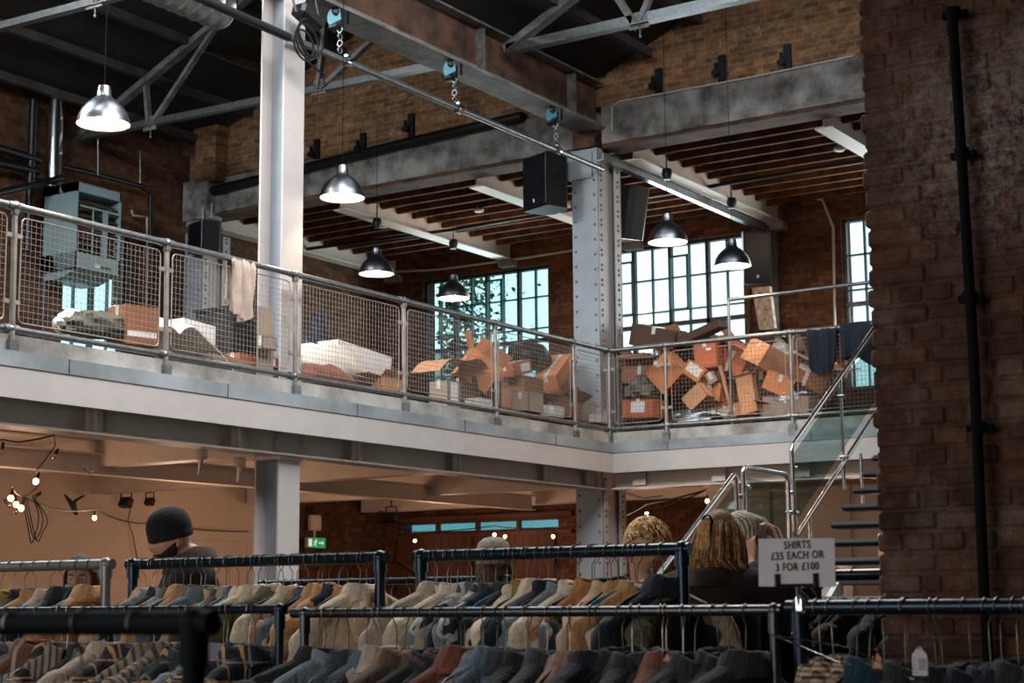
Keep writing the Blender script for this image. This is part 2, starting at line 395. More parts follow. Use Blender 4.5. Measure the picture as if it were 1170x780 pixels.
# windows
def window(nm,axis,pos,u0,u1,z0,z1,cols,heavy,rows,hrows,gm,fm=m_dark,sashm=m_teal):
    fr=MB(); ins=.14; P=lambda u,z,dx: (pos+ins+dx,u,z) if axis=='x' else (u,pos+ins+dx,z)
    def bar(ua,ub,za,zb,d0,d1): a=P(ua,za,d0); b=P(ub,zb,d1); fr.bb(a,b)
    t=.045
    bar(u0,u0+t,z0,z1,-.03,.04); bar(u1-t,u1,z0,z1,-.03,.04); bar(u0,u1,z0,z0+t,-.03,.04); bar(u0,u1,z1-t,z1,-.03,.04)
    us=[u0+(u1-u0)*i/cols for i in range(cols+1)]
    for i in range(1,cols):
        if i in heavy: bar(us[i]-.028,us[i]+.028,z0,z1,-.05,.04)
    for j,z in enumerate(rows):
        if j in hrows: bar(u0,u1,z-.032,z+.032,-.05,.04)
    o=struct(nm,fr,fm); th=MB(); fr=th
    for i in range(1,cols):
        if i not in heavy: bar(us[i]-.016,us[i]+.016,z0,z1,-.02,.03)
    for j,z in enumerate(rows):
        if j not in hrows: bar(u0,u1,z-.013,z+.013,-.02,.03)
    th.build('glazing_bars',sashm,o)
    fr=g=MB(); bar(u0,u1,z0,z1,0,.006); g.build('panes',gm,o)
    return o
m_bar=mat('teal_grey_bars','#4f777c',.5,.2,.2)
w=window('window_1','x',XB,*W1,8,(2,4,6),(5.4,5.87,6.08,6.62),(1,),m_glasst,m_dark,m_bar)
w2=window('window_2','x',XB,*W2,8,(2,4,6),(5.35,5.90,6.12,6.66),(1,),m_glass,m_dark,m_bar)
w3=window('window_3','x',XB,*W3,8,(2,4,6),(5.35,5.90,6.12,6.66),(1,),m_glass,m_grey,m_bar)
window('window_4','y',YW,*WL,4,(2,),(5.62,6.25,6.65),(0,),m_glasst,m_dark,m_bar)
window('window_low','x',XB-.1,*LO,4,(1,2,3),(),(),m_glasslow,m_door,m_door)
for ww,(a,b,c,d) in ((w2,W2),(w3,W3),(w,W1)):   # opening sashes stand proud of the bars
    s=MB()
    for i0,i1 in ((3,4),(6,7)) if ww is not w3 else ((1,2),):
        y0=a+(b-a)*i0/8; y1=a+(b-a)*(i1+.0)/8
        for p,q,r,t in ((y0,y1,6.10,6.14),(y0,y1,6.98,7.01),(y0-.012,y0+.03,6.10,7.01),(y1-.03,y1+.012,6.10,7.01)): s.bb((XB+.07,p,r),(XB+.12,q,t))
    s.build('opening_sash',m_bar,ww)
struct('trim_low_lintel',MB().bb((XB-.12,14.4,2.88),(XB,18.2,2.96)).bb((XB-.12,14.4,2.6),(XB,18.2,2.66)),m_door)
# boarded doors on the back wall under the window strip
for k,(a,b) in enumerate(((16.4,17.95),(14.75,16.3))):
    d=MB(); n=10
    for i in range(n): d.box((XB-.05,a+(b-a)*(i+.5)/n,1.3),(.06,(b-a)/n-.008,2.6))
    o=struct('door_%d'%(k+1),d,m_door)
    br=MB()
    for z in (.35,1.3,2.3): br.bb((XB-.115,a,z-.07),(XB-.08,b,z+.07))
    br.tube([(XB-.1,a+.05,1.37),(XB-.1,b-.05,2.22)],.05,4); br.build('ledge_and_brace',m_door,o)
# foreground brick pier with real bricks
def pier():
    mb=MB(); x0=5.93; z=0; r=random.Random(3); k=0
    mb.bb((x0+.010,-2.9,0),(x0+.36,2.262,5.0))
    while z<4.9:
        y=2.28; hdr=(k//1)%2
        first=True
        while y>-1.2:
            L=.215 if not hdr else .1025
            if k%2 and first: L=.16
            if r.random()<.12: L*=.6
            first=False
            j=r.uniform(-.004,.006); dz=r.uniform(-.002,.002)
            yy=y+(r.uniform(-.012,.006) if y==2.28 else 0)
            mb.box((x0+.05+j,yy-L/2,z+.0325+dz),(.1,L,.0645),Matrix.Rotation(r.uniform(-.018,.018),3,'X'),.009)
            if y==2.28: # quoin return along the end face
                xx=x0+.105
                while xx<x0+.3: mb.box((xx+.05,y-.05+r.uniform(-.006,.006),z+.0325),(.1,.1,.064),None,.006); xx+=.11
            y-=L+.010
        z+=.075; k+=1
    return mb
t=NT('weathered_dark_red_brick'); v=t.co()
gi=t.n('ShaderNodeNewGeometry'); base=t.ramp(gi.outputs['Random Per Island'],[(0,lin('#472f27')),(.3,lin('#5e4033')),(.55,lin('#55392e')),(.8,lin('#6b4a36')),(1,lin('#3c2a23'))])
n2=t.noise(v,14,8,.75); base=t.mix(1,base,t.ramp(n2,[(.3,(.45,.42,.4,1)),(.72,(1.35,1.3,1.25,1))]),'MULTIPLY')
n1=t.noise(v,1.7,6,.7); base=t.mix(t.math('MULTIPLY',t.ramp(n1,[(.52,(0,0,0,1)),(.7,(1,1,1,1))]),t.math('MULTIPLY',t.noise(v,22,6,.8),.75)),base,lin('#b39e8d'))
d=t.n('ShaderNodeVectorMath',operation='DISTANCE'); t.l(v,d.inputs[0]); d.inputs[1].default_value=(5.93,1.78,3.05)
eff=t.math('MULTIPLY',t.ramp(d.outputs['Value'],[(.10,(1,1,1,1)),(.55,(0,0,0,1))]),t.ramp(t.noise(v,26,8,.8),[(.42,(0,0,0,1)),(.66,(1,1,1,1))]))
base=t.mix(t.math('MULTIPLY',eff,.75),base,lin('#b5a598'))
t.bsdf(base,.9,0,t.math('ADD',n2,t.noise(v,60,4)),.7,.008,.25); m_pier=t.m
struct('wall_pier',pier(),m_pier)
# ================================================================== STEELWORK
# H-section column by the long railing
t=thing('steel_column','tall smooth white H-section steel column rising through the mezzanine edge','column',(12.675,10.985,0))
for y in (10.84,11.13): MB().box((12.675,y,4.18),(.31,.022,8.36)).build('flange',m_white,t)
MB().box((12.675,10.985,4.18),(.016,.27,8.36)).build('web',m_white_shade,t)
MB().box((12.675,10.985,.012),(.5,.5,.024)).build('base_plate',m_grey,t)
MB().box((12.675,10.985,2.84),(.34,.36,.03)).box((12.53,10.985,2.93),(.02,.26,.16)).build('bracket_plate',m_cream,t)
# riveted columns on the gable line
def riveted(name,label,x,y,w,d,z1,z0=0):
    t=thing(name,label,'column',(x,y,z0))
    for xx,nm in ((x-w/2,'front_plate'),(x+w/2,'back_plate')):
        p=MB().box((xx,y,(z0+z1)/2),(.02,d,z1-z0)).build(nm,m_white_shade,t)
    MB().bb((x-w/2,y-d/2+.0,z0),(x-w/2+.13,y-d/2+.016,z1)).bb((x+w/2-.16,y-d/2,z0),(x+w/2,y-d/2+.016,z1)).build('corner_angle',m_white,t)
    MB().bb((x-w/2+.12,y-d/2+.06,z0),(x+w/2-.12,y-d/2+.075,z1)).bb((x-w/2+.01,y+d/2-.03,z0),(x+w/2,y+d/2-.015,z1)).build('channel',m_white,t)
    r=MB(); z=z0+.15; k=0
    while z<z1-.05:
        for dy in (-d/2+.05,d/2-.05):
            zz=z+(.065 if dy>0 else 0)
            r.ell((x-w/2-.010,y+dy,zz),(.014,.021,.021),8,5); r.ell((x-w/2+.075,y-d/2-.002,zz),(.021,.014,.021),8,5); r.ell((x+w/2-.08,y-d/2-.002,zz),(.021,.014,.021),8,5)
        z+=.20; k+=1
    r.build('rivets',m_rivet,t,True)
    return t
t=riveted('riveted_column','riveted built-up steel column at the inner corner of the mezzanine railing',19.18,11.105,.60,.39,7.38)
MB().box((18.86,11.16,7.15),(.03,.36,.34)).build('splice_plate',m_white_shade,t)
MB().bb((18.86,10.94,7.4),(18.9,11.28,8.3)).bb((18.9,11.05,7.4),(19.3,11.1,8.3)).build('rusty_stub',m_rust,t,label='rusty brown stub')
MB().box((18.95,10.9,2.9),(.06,.1,.2)).prism([(0,0),(.18,0),(0,.25)],(1,0,0),(0,0,1),(0,.012,0),(18.9,10.9,2.62)).build('bracket',m_cream,t)
MB().bb((18.85,10.98,3.47),(18.87,11.24,4.0)).build('board_panel',m_card[4],t,label='grey-brown board'); 
riveted('riveted_column','riveted steel column in the far corner where white sheets are piled',19.0,17.93,.60,.36,7.1,DECK)
# valley beam
t=thing('valley_beam','heavy grey riveted roof beam running above the long railing','beam',(10,11.0,7.62))
MB().bb((3,10.79,7.62),(18.88,11.21,7.65)).build('bottom_flange',m_beam,t)
MB().bb((3,10.95,7.65),(18.88,10.97,8.25)).bb((3,11.05,7.65),(18.88,11.07,8.25)).build('web',m_rust,t)
MB().bb((3,10.80,8.22),(18.88,11.2,8.25)).build('top_flange',m_grey,t)
MB().bb((3,10.93,7.65),(18.88,10.95,7.75)).build('angle',m_beam,t)
for xx in (16.1,18.2): MB().bb((xx-.01,10.82,7.64),(xx+.01,10.95,8.2)).build('stiffener',m_grey,t)
# roof trusses
def angle_bar(p0,p1,w=.09):
    mb=MB(); p0,p1=Vector(p0),Vector(p1); d=p1-p0; s=Vector((1,0,0)); n=d.normalized().cross(s).normalized()
    mb.prism([(-w/2,-.006),(w/2,-.006),(w/2,.006),(-w/2,.006)],s,n,d,p0); mb.prism([(-.006,0),(.006,0),(.006,w),(-.006,w)],s,n,d,p0); return mb
def truss(x,label,bay):
    t=thing('roof_truss',label,'truss',(x,11 if bay==1 else 7.3,8))
    if bay==1:
        E=(x,18.25,8.12); N1=(x,16.8,8.06); N2=(x,13.76,8.05); V=(x,11.1,8.02); R=(x,14.63,9.75); r1=(x,16.9,8.78); r2=(x,15.5,9.38); r3=(x,12.4,8.85); r4=(x,13.6,9.35)
    else:
        E=(x,10.85,8.02); N1=(x,9.0,8.0); N2=(x,5.6,8.0); V=(x,3.6,8.05); R=(x,7.3,9.75); r1=(x,9.5,8.82); r2=(x,8.3,9.33); r3=(x,5.1,8.85); r4=(x,6.3,9.33)
    angle_bar(E,V,.13 if bay==2 else .1).build('tie',m_galv,t)
    angle_bar(E,R,.13).build('rafter',m_grey,t); angle_bar(V,R,.13).build('rafter',m_grey,t)
    for a,b in ((N1,r1),(N1,r2),(N2,r3),(N2,r4)): angle_bar(a,b,.08).build('strut',m_grey,t)
    for q in (N1,N2):
        MB().prism([(-.13,-.03),(.13,-.03),(.07,.17),(-.07,.17)],(0,1,0),(0,0,1),(.012,0,0),Vector(q)+Vector((-.02,0,0))).ell(Vector(q)+Vector((-.03,0,.05)),(.015,.015,.015),6,4).ell(Vector(q)+Vector((-.03,.05,.1)),(.015,.015,.015),6,4).cyl(Vector(q)-Vector((0,0,.12)),Vector(q),.008,n=6).ell(Vector(q)-Vector((0,0,.12)),(.02,.02,.02),6,4).build('gusset',m_grey,t)
for x,nm in ((16.6,'by the gable end'),(12.7,'in line with the white column')):
    truss(x,'grey angle-iron roof truss over the mezzanine, '+nm,1); truss(x,'grey angle-iron roof truss over the open hall, '+nm,2)
# purlins
k=0
for side,(ya,za,yb,zb) in (('outer slope over the mezzanine',(18.4,8.55,14.8,9.8)),('inner slope over the mezzanine',(11.4,8.5,14.4,9.75)),('slope over the open hall',(10.5,8.5,7.6,9.75))):
    for i in range(4):
        f=(i+.5)/4; y=ya+(yb-ya)*f; z=za+(zb-za)*f-.09
        o=MB().bb((15.5 if 'open' in side else 3,y-.05,z-.09),(18.94,y+.04,z+.03)).build('roof_purlin',m_purlin,None)
        tag(o,'dark timber roof purlin, %s up the %s'%(ORD[i+1],side),'purlin','roof purlins')
# galvanised lighting tube on clamps
t=MB().cyl((12.0,10.72,7.02),(18.9,10.85,7.08),.035,n=14).build('lighting_bar',m_galv,None,True); tag(t,'long galvanised tube slung under the roof beam on clamps','bar')
t=MB()
t.prism([(-.05,-.05),(.05,-.05),(.05,-.035),(-.035,-.035),(-.035,.05),(-.05,.05)],(0,1,0),(0,0,1),Vector((23.95,10.75,7.16))-Vector((18.85,10.85,7.24)),(18.85,10.85,7.24))
t=tag(t.build('steel_angle',m_galv,None),'grey steel angle sloping from the riveted column to the back wall','steel angle')
o=MB().bb((23.88,10.62,3.45),(23.95,10.74,7.14)).build('steel_post',m_grey,None); tag(o,'slim grey steel post against the back wall under the sloping angle','post')
# clamps that hold the tube
for i,(px,py,lab) in enumerate(((384,42,'nearest the white column'),(515,97,'midway along the tube'),(631,150,'closest to the riveted column'))):
    c=onY(px,py,10.9); tb=Vector((c.x,10.72+(c.x-12)/6.9*.13,7.02+(c.x-12)/6.9*.06))
    t=thing('beam_clamp','black beam clamp with a pale blue disc, '+lab,'clamp',(c.x,10.85,7.6),'beam clamps on the lighting tube')
    MB().box((c.x,10.9,7.5),(.12,.16,.2),None,.03).ell((c.x-.05,10.86,7.58),(.07,.05,.07),10,8).cyl((c.x-.12,10.9,7.52),(c.x+.1,10.9,7.52),.025,n=8).box((c.x+.1,10.82,7.56),(.02,.02,.16)).build('jaw',m_black,t,True)
    MB().prism([(0,0)]+[(.15*math.cos(a),.15*math.sin(a)) for a in [PI*.55+PI*.62*k/8 for k in range(9)]],Vector((.75,-.65,0)),(0,0,1),(.01,.01,0),(c.x-.04,10.80,7.50)).build('disc_plate',m_teal,t)
    sh=MB()
    for q in range(4): sh.tube(arc((c.x-.01,10.84,7.40-.075*q),(1,0,0) if q%2 else (0,1,0),(0,0,1),.032,0,2*PI,10),.0075,6)
    sh.build('chain',m_galv,t,True)
    MB().lathe([(.05,-.045),(.052,-.02),(.052,.02),(.05,.045)],tb,12,Matrix.Rotation(PI/2,3,'Y')).box(tb+Vector((0,0,.06)),(.06,.05,.05),None,.01).build('collar',m_chrome,t,True)
# spiral duct, flue pipe ends and black conduit above
d=MB(); prof=[]
xx=3
while xx<12.4: prof+=[(.20,xx),(.212,xx+.02),(.20,xx+.04)]; xx+=.16
d.lathe(prof,(0,11.5,7.42),24,Matrix.Rotation(PI/2,3,'Y'))
tag(d.build('spiral_duct',m_galv,None,True),'fat spiral-seamed metal air duct up beside the white column','duct')
tag(MB().tube([(8,10.55,7.0),(12.25,10.55,6.93)],.045,12).build('black_pipe',m_blackpipe,None,True),'black round pipe ending against the white column','pipe')
# black floodlight and coiled cable at the head of the white column
c=onY(352,20,10.6); t=thing('floodlight','black floodlight with coiled cable at the head of the white column','floodlight',c)
MB().box(c,(.36,.18,.14),Matrix.Rotation(.3,3,'Y'),.03).build('housing',m_black,t)
MB().tube([c+Vector((-.18,0,0)),c+Vector((-.2,.05,.2)),c+Vector((.16,.05,.24)),c+Vector((.18,0,0))],.014,6).build('bracket',m_black,t)
tb=MB()
for q in range(3): tb.tube(arc(c+Vector((-.12+.05*q,-.05,-.33+.05*q)),(1,0,-.1),(0,0,1),.15+.02*q,0,2*PI,22),.012,5)
tb.tube([c+Vector((-.1,-.02,0)),c+Vector((-.2,-.04,-.2)),c+Vector((-.02,-.05,-.5)),c+Vector((.25,-.03,-.55))],.012,5)
tb.build('cable_coil',m_black,t,True)
# dark pipe along the long lintel, brackets above
tb=MB().tube([onX(206,227,18.84),onX(470,162,18.84),onX(597,133,18.84)],.075,12)
tag(tb.build('black_pipe',m_blackpipe,None,True),'thick black pipe running along the concrete lintel below the gable brickwork','pipe')
for i,(px,py) in enumerate(((362,172),(415,165),(470,143),(753,93),(825,78),(900,66))):
    c=onX(px,py,18.92); t=MB().box(c,(.05,.09,.34)).box(c+Vector((-.06,.06,-.06)),(.06,.10,.06)).box(c+Vector((-.06,.06,-.02)),(.05,.03,.16)).build('wall_bracket',m_blackmetal,None)
    tag(t,'black iron bracket on the gable brickwork, %s along from the mezzanine corner'%ORD[i+1],'bracket','iron brackets on the gable')
# conduit on the short lintel
p=[onX(699,150,18.88),onX(699,122,18.88),onX(708,116,18.88),onX(860,88,18.88),onX(975,64,18.88)]
tag(MB().tube(p,.014,6).build('conduit',m_white,None,True),'thin pale conduit along the top of the concrete lintel','conduit')
# wall pipes near the heater
def pipe(label,pts,r,m,nm='wall_pipe'): return tag(MB().tube(pts,r,10).build(nm,m,None,True),label,'pipe')
pipe('upper of two black pipes on the brick wall beside the flue',[onY(-40,158,18.1),onY(45,183,18.1)],.06,m_blackpipe)
pipe('lower of two black pipes on the brick wall beside the flue',[onY(-40,178,18.1),onY(44,196,18.1)],.06,m_blackpipe)
pipe('black pipe bracket reaching from the wall to the flue above the railing',[onY(-10,222,17.9),onY(25,214,17.9),onY(70,203,17.9)],.05,m_blackpipe)
pipe('dark conduit running over the heater and bending down the corner',[onY(62,188,18.1),onY(110,199,18.1),onY(163,213,18.1),onY(172,222,18.1),onY(172,300,18.1),onY(171,330,18.1)],.035,m_blackpipe)
pipe('fat black drainpipe in the far corner beside the lintel end',[onX(178,180,18.7),onX(180,215,18.7),onX(176,240,18.7),onX(178,270,18.7),onX(196,273,18.7)],.1,m_blackpipe)
pipe('thin white conduit down the brick wall beside the corner window',[onY(150,240,18.2),onY(152,246,18.2),onY(168,248,18.2),onY(167,352,18.2)],.016,m_cream)
pipe('slim pale conduit down the back wall beside the end window',[onX(893,220,23.9),onX(940,228,23.9),onX(952,260,23.9),onX(955,420,23.9)],.02,m_cream)
pipe('rusty pipe rising up the back wall behind the box pile',[onX(857,470,23.9),onX(856,330,23.9)],.03,m_rust)
pipe('long thin cable clipped across the back wall above the windows',[onX(345,303,23.9),onX(420,312,23.9),onX(500,308,23.9),onX(590,296,23.9),onX(655,286,23.9)],.02,m_cream,'wall_cable')
pipe('black wiring rail hung under the ceiling joists across the extension',[onX(345,285,21.5),onX(520,262,21.5),onX(720,228,21.5),onX(985,184,21.5)],.028,m_black,'cable_tray')
for px,y0,y1,n in ((112,155,200,'over the heater'),(160,172,210,'over the bent conduit')):
    pipe('thin hanger rod '+n,[onY(px,y0,17.9),onY(px,y1,17.9)],.01,m_galv,'hanger_rod')
pp=MB().tube([onX(1088,15,5.85),onX(1100,200,5.85),onX(1112,400,5.85),onX(1125,690,5.85),onX(1132,790,5.85)],.019,12)
t=tag(pp.build('black_pipe',m_nearblack,None,True),'black iron pipe fixed vertically to the dark brick pier','pipe')
for py,px in ((15,1089),(176,1099),(340,1108),(488,1118)):
    c=onX(px,py,5.86); MB().cyl(c-Vector((0,0,.02)),c+Vector((0,0,.02)),.027,n=12).box(c+Vector((.02,0,0)),(.03,.09,.022)).build('clip',m_nearblack,t)
# ------------------------------------------------------------------ railings
def railing(name,label,posts,zt,zb,axis,c):
    """posts: positions along the axis"""
    P=lambda u,z,d=0: Vector((u,c+d,z)) if axis=='y' else Vector((c+d,u,z))
    t=thing(name,label,'railing',P(posts[0],DECK))
    a,b=posts[0],posts[-1]
    MB().cyl(P(a,zt),P(b,zt),.030,n=14).build('top_rail',m_galv,t,True)
    MB().cyl(P(a,zb),P(b,zb),.026,n=14).build('bottom_rail',m_galv,t,True)
    for u in posts[:-1] if axis=='y' else posts[:-1]:
        p=MB().cyl(P(u,3.44,-.02),P(u,zt),.024,n=12).build('post',m_post,t,True)
        d=Vector((1,0,0)) if axis=='y' else Vector((0,1,0))
        for z in (zt,zb): MB().ell(P(u,z),(.045,.045,.045),12,8).cyl(P(u,z-.07),P(u,z-.02),.034,n=12).cyl(P(u,z)-d*.075,P(u,z)+d*.075,.037,n=12).build('fitting',m_galv,p,True)
        MB().box(P(u,3.45,-.03),(.09,.05,.14) if axis=='y' else (.05,.09,.14)).build('foot_plate',m_galv,p)
        for z in (zb+.22,zt-.24):
            for s in (-1,1): MB().box(P(u+s*.05,z),(.06,.02,.035) if axis=='y' else (.02,.06,.035)).build('mesh_clip',m_wire,p)
    for u0,u1 in zip(posts,posts[1:]):
        s=1 if u1>u0 else -1; p0=u0+s*.075; p1=u1-s*.075; z0=zb+.06; z1=zt-.08; m=MB(); n=max(2,round(abs(p1-p0)/.05)); q=round((z1-z0)/.05)
        for i in range(1,n): m.tube([P(p0+(p1-p0)*i/n,z0),P(p0+(p1-p0)*i/n,z1)],.0022,4,False)
        for j in range(1,q): m.tube([P(p0,z0+(z1-z0)*j/q,.003),P(p1,z0+(z1-z0)*j/q,.003)],.0022,4,False)
        r=.05; path=[]
        for cu,cz,a0 in ((p1-s*r,z1-r,0),(p0+s*r,z1-r,PI/2),(p0+s*r,z0+r,PI),(p1-s*r,z0+r,1.5*PI)):
            path+=[P(cu+s*r*math.cos(a0+PI/2*k/4),cz+r*math.sin(a0+PI/2*k/4)) for k in range(5)]
        path.append(path[0]); m.tube(path,.006,6)
        m.build('mesh_panel',m_wire,t)
    return t
xs=[5.5,7.27,9.031,10.743,12.493,14.25,16.0,17.732,18.62]
railing('mesh_railing','long galvanised railing with wire mesh panels along the mezzanine',xs,4.612,3.612,'y',10.632)
railing('mesh_railing','short galvanised railing with wire mesh panels in front of the box pile',[10.632,9.823,8.141,6.9],4.612,3.612,'x',18.619)
# ------------------------------------------------------------------ pendant lamps
def pendant(label,p,top,dia=.46):
    t=thing('pendant_lamp',label,'pendant lamp',p,'pendant lamps')
    s=dia/.46; R=[(.230,0),(.226,.012),(.222,.04),(.205,.09),(.178,.135),(.145,.175),(.112,.205),(.085,.225),(.07,.24),(.062,.25),(.060,.30),(.052,.335),(.03,.34),(.0,.342)]
    MB().lathe([(r*s,z*s) for r,z in R],p,32).build('shade',m_alu,t,True)
    MB().lathe([((r-.004)*s,z*s) for r,z in R[:9]]+[(0,.238*s)],p,32).build('inner_reflector',m_lampin,t,True)
    MB().ell(p+Vector((0,0,.10)),(.06,.06,.08),14,10).build('bulb',m_lampbulb,t,True)
    MB().cyl(p+Vector((0,0,.34*s)),Vector((p.x,p.y,top)),.0035,n=6).build('cord',m_nearblack,t)
m_lampbulb=emis('pendant_bulb','#ffe9d2',40)
LAMPS=[(118,142,8.3,'hanging in front of the roof truss near the flue'),(391,226,8.3,'hanging beside the white column'),(430,313,7.6,'above the mesh railing beside the ivy window'),(518,341,7.6,'in front of the ivy-grown window'),(763,277,7.3,'in front of the tall window, nearer the riveted column'),(837,304,7.3,'in front of the tall window, beside the tilted wall speaker')]
LP=[]
for i,(px,py,top,l) in enumerate(LAMPS):
    p=onZ(px,py,5.5) if i not in (2,3) else onZ(px,py,5.62)
    if i in (4,5): p=onZ(px,py,5.5)
    LP.append(p); pendant('metal pendant lamp '+l,p,top if i not in (0,1,4,5) else zf(p.y)-.1 if p.y<10.9 else 8.3)
# ================================================================== THINGS UP ON THE MEZZANINE
def local(t,mb,nm,m,smooth=False,parent=None,**k):
    """link a mesh already in the thing's own local coordinates"""
    p=parent or t; me=mb.mesh(nm,m,Vector((0,0,0)),smooth); o=bpy.data.objects.new(nm,me); COL.objects.link(o); o.parent=p; ORG[o.name]=Vector((0,0,0))
    for a,b in k.items(): o[a]=b
    return o
# loudspeakers
def speaker(label,c,yaw,pitch,w,h,d,hang,roll=0,badge=True):
    t=thing('loudspeaker',label,'loudspeaker',c)
    t.rotation_euler=(math.radians(roll),math.radians(pitch),math.radians(yaw))
    # front faces -x
    k=[(-d/2,-w/2),(d*.25,-w/2),(d/2,-w*.28),(d/2,w*.28),(d*.25,w/2),(-d/2,w/2)]
    local(t,MB().prism(k,(1,0,0),(0,1,0),(0,0,h),(0,0,-h/2)),'cabinet',m_black)
    g=MB().box((-d/2-.012,0,0),(.02,w*.94,h*.94),None,.01)
    for i in range(1,9): g.box((-d/2-.024,0,-h*.45+h*.1*i),(.004,w*.88,.004))
    local(t,g,'grille',m_blackmetal)
    if badge: local(t,MB().box((-d/2-.028,-w*.0,-h*.36),(.006,.03,.045),None,.004),'badge',m_label,label='small pale maker badge')
    if hang:
        r=MB()
        for s in (-1,1): r.cyl((0,s*w*.3,h/2),(0,s*w*.3,h/2+hang),.010,n=6).box((0,s*w*.3,h/2+.02),(.05,.04,.05))
        local(t,r,'hanging_rod',m_galv)
    return t
speaker('big black loudspeaker hung from the lintel, left of the riveted column'.replace(', left of',' beside the head of'),onX(626,210,18.55),-20,0,.52,.72,.42,.35)
speaker('black loudspeaker hung on two rods above the corner riveted column',onX(236,272,18.6),-18,0,.46,.46,.36,.28,0,False)
speaker('narrow black loudspeaker turned edge-on behind the riveted column',onX(723,243,20.2),-115,14,.34,.74,.34,0,0)
speaker('tilted black loudspeaker high on the back wall beside the tall window',onX(864,295,23.4),30,-8,.42,.80,.40,0,0)
MB2=MB().tube([onX(866,280,23.95),onX(864,290,23.6)],.03,6); tag(MB2.build('speaker_bracket',m_black,None),'short black arm carrying the tilted speaker on the back wall','bracket')
# heater with its flue
hx0,hx1,hy0,hy1,hz0,hz1=15.93,16.76,17.5,18.2,6.06,7.26
t=thing('unit_heater','big teal-grey unit heater with louvres mounted high on the brick wall','heater',((hx0+hx1)/2,18.2,hz0))
b=MB().bb((hx0,hy0,hz0),(hx0+.03,hy1,hz1)).bb((hx1-.03,hy0,hz0),(hx1,hy1,hz1)).bb((hx0,hy0,hz1-.13),(hx1,hy1,hz1)).bb((hx0,hy1-.05,hz0),(hx1,hy1,hz1)).bb((hx0,hy0,hz0),(hx1,hy1,hz0+.22))
b.prism([(hy0,hz0),(hy1,hz0),(hy1,hz0-.12),(hy0+.35,hz0-.12)],(0,1,0),(0,0,1),(hx1-hx0-.1,0,0),(hx0+.05,0,0)); b.build('casing',m_heater,t)
l=MB()
for i in range(8): l.box(((hx0+hx1)/2,hy0+.06,hz0+.29+i*.095),(hx1-hx0-.06,.10,.012),rotm('X',35))
l.build('louvres',m_rust,t,label='brownish louvre blades')
MB().bb((hx0+.06,hy0-.005,hz1-.34),(hx1-.03,hy0+.005,hz1-.31)).bb((hx0+.30,hy0-.01,hz0+.24),(hx0+.315,hy0+.01,hz1-.33)).bb((hx0+.50,hy0-.02,hz0+.22),(hx0+.57,hy0+.02,hz1-.33)).build('grille_bars',m_heater,t)
MB().bb((hx0+.37,hy0-.006,hz0+.05),(hx0+.46,hy0,hz0+.1)).build('rating_label',m_label,t,label='small white label')
MB().bb((hx0+.48,hy0-.005,hz0+.05),(hx0+.66,hy0,hz0+.085)).build('name_strip',m_rust,t,label='dull red strip')
fl=MB().cyl((15.99,18.06,hz1),(15.99,18.06,8.56),.115,n=24)
for z in (7.3,7.75,8.25): fl.cyl((15.99,18.06,z),(15.99,18.06,z+.05),.122,n=24)
fl.lathe([(.12,0),(.12,.05),(.05,.08)],(15.99,18.06,8.54),24)
tag(fl.build('flue_pipe',m_chrome,None,True),'shiny silver flue pipe standing up beside the heater','flue')
tag(MB().tube([(15.62,18.1,6.3),(15.62,18.1,8.45)],.055,10).build('black_pipe',m_blackpipe,None,True),'black pipe rising close beside the silver flue','pipe')
# tripod speaker stand against the wall
c=onY(46,388,17.3); c.z=DECK; c=onY(47,384,15.5); c=Vector((c.x,c.y,DECK))
t=thing('tripod_stand','black tripod speaker stand in front of the brick wall, beside the heater','stand',c)
MB().cyl(c+Vector((0,0,.1)),c+Vector((0,0,1.9)),.022,n=10).build('pole',m_blackmetal,t,True)
for a in (20,140,260):
    q=c+Vector((.42*math.cos(math.radians(a)),.42*math.sin(math.radians(a)),.012)); MB().tube([c+Vector((0,0,.62)),q],.016,8).build('leg',m_blackmetal,t,True)
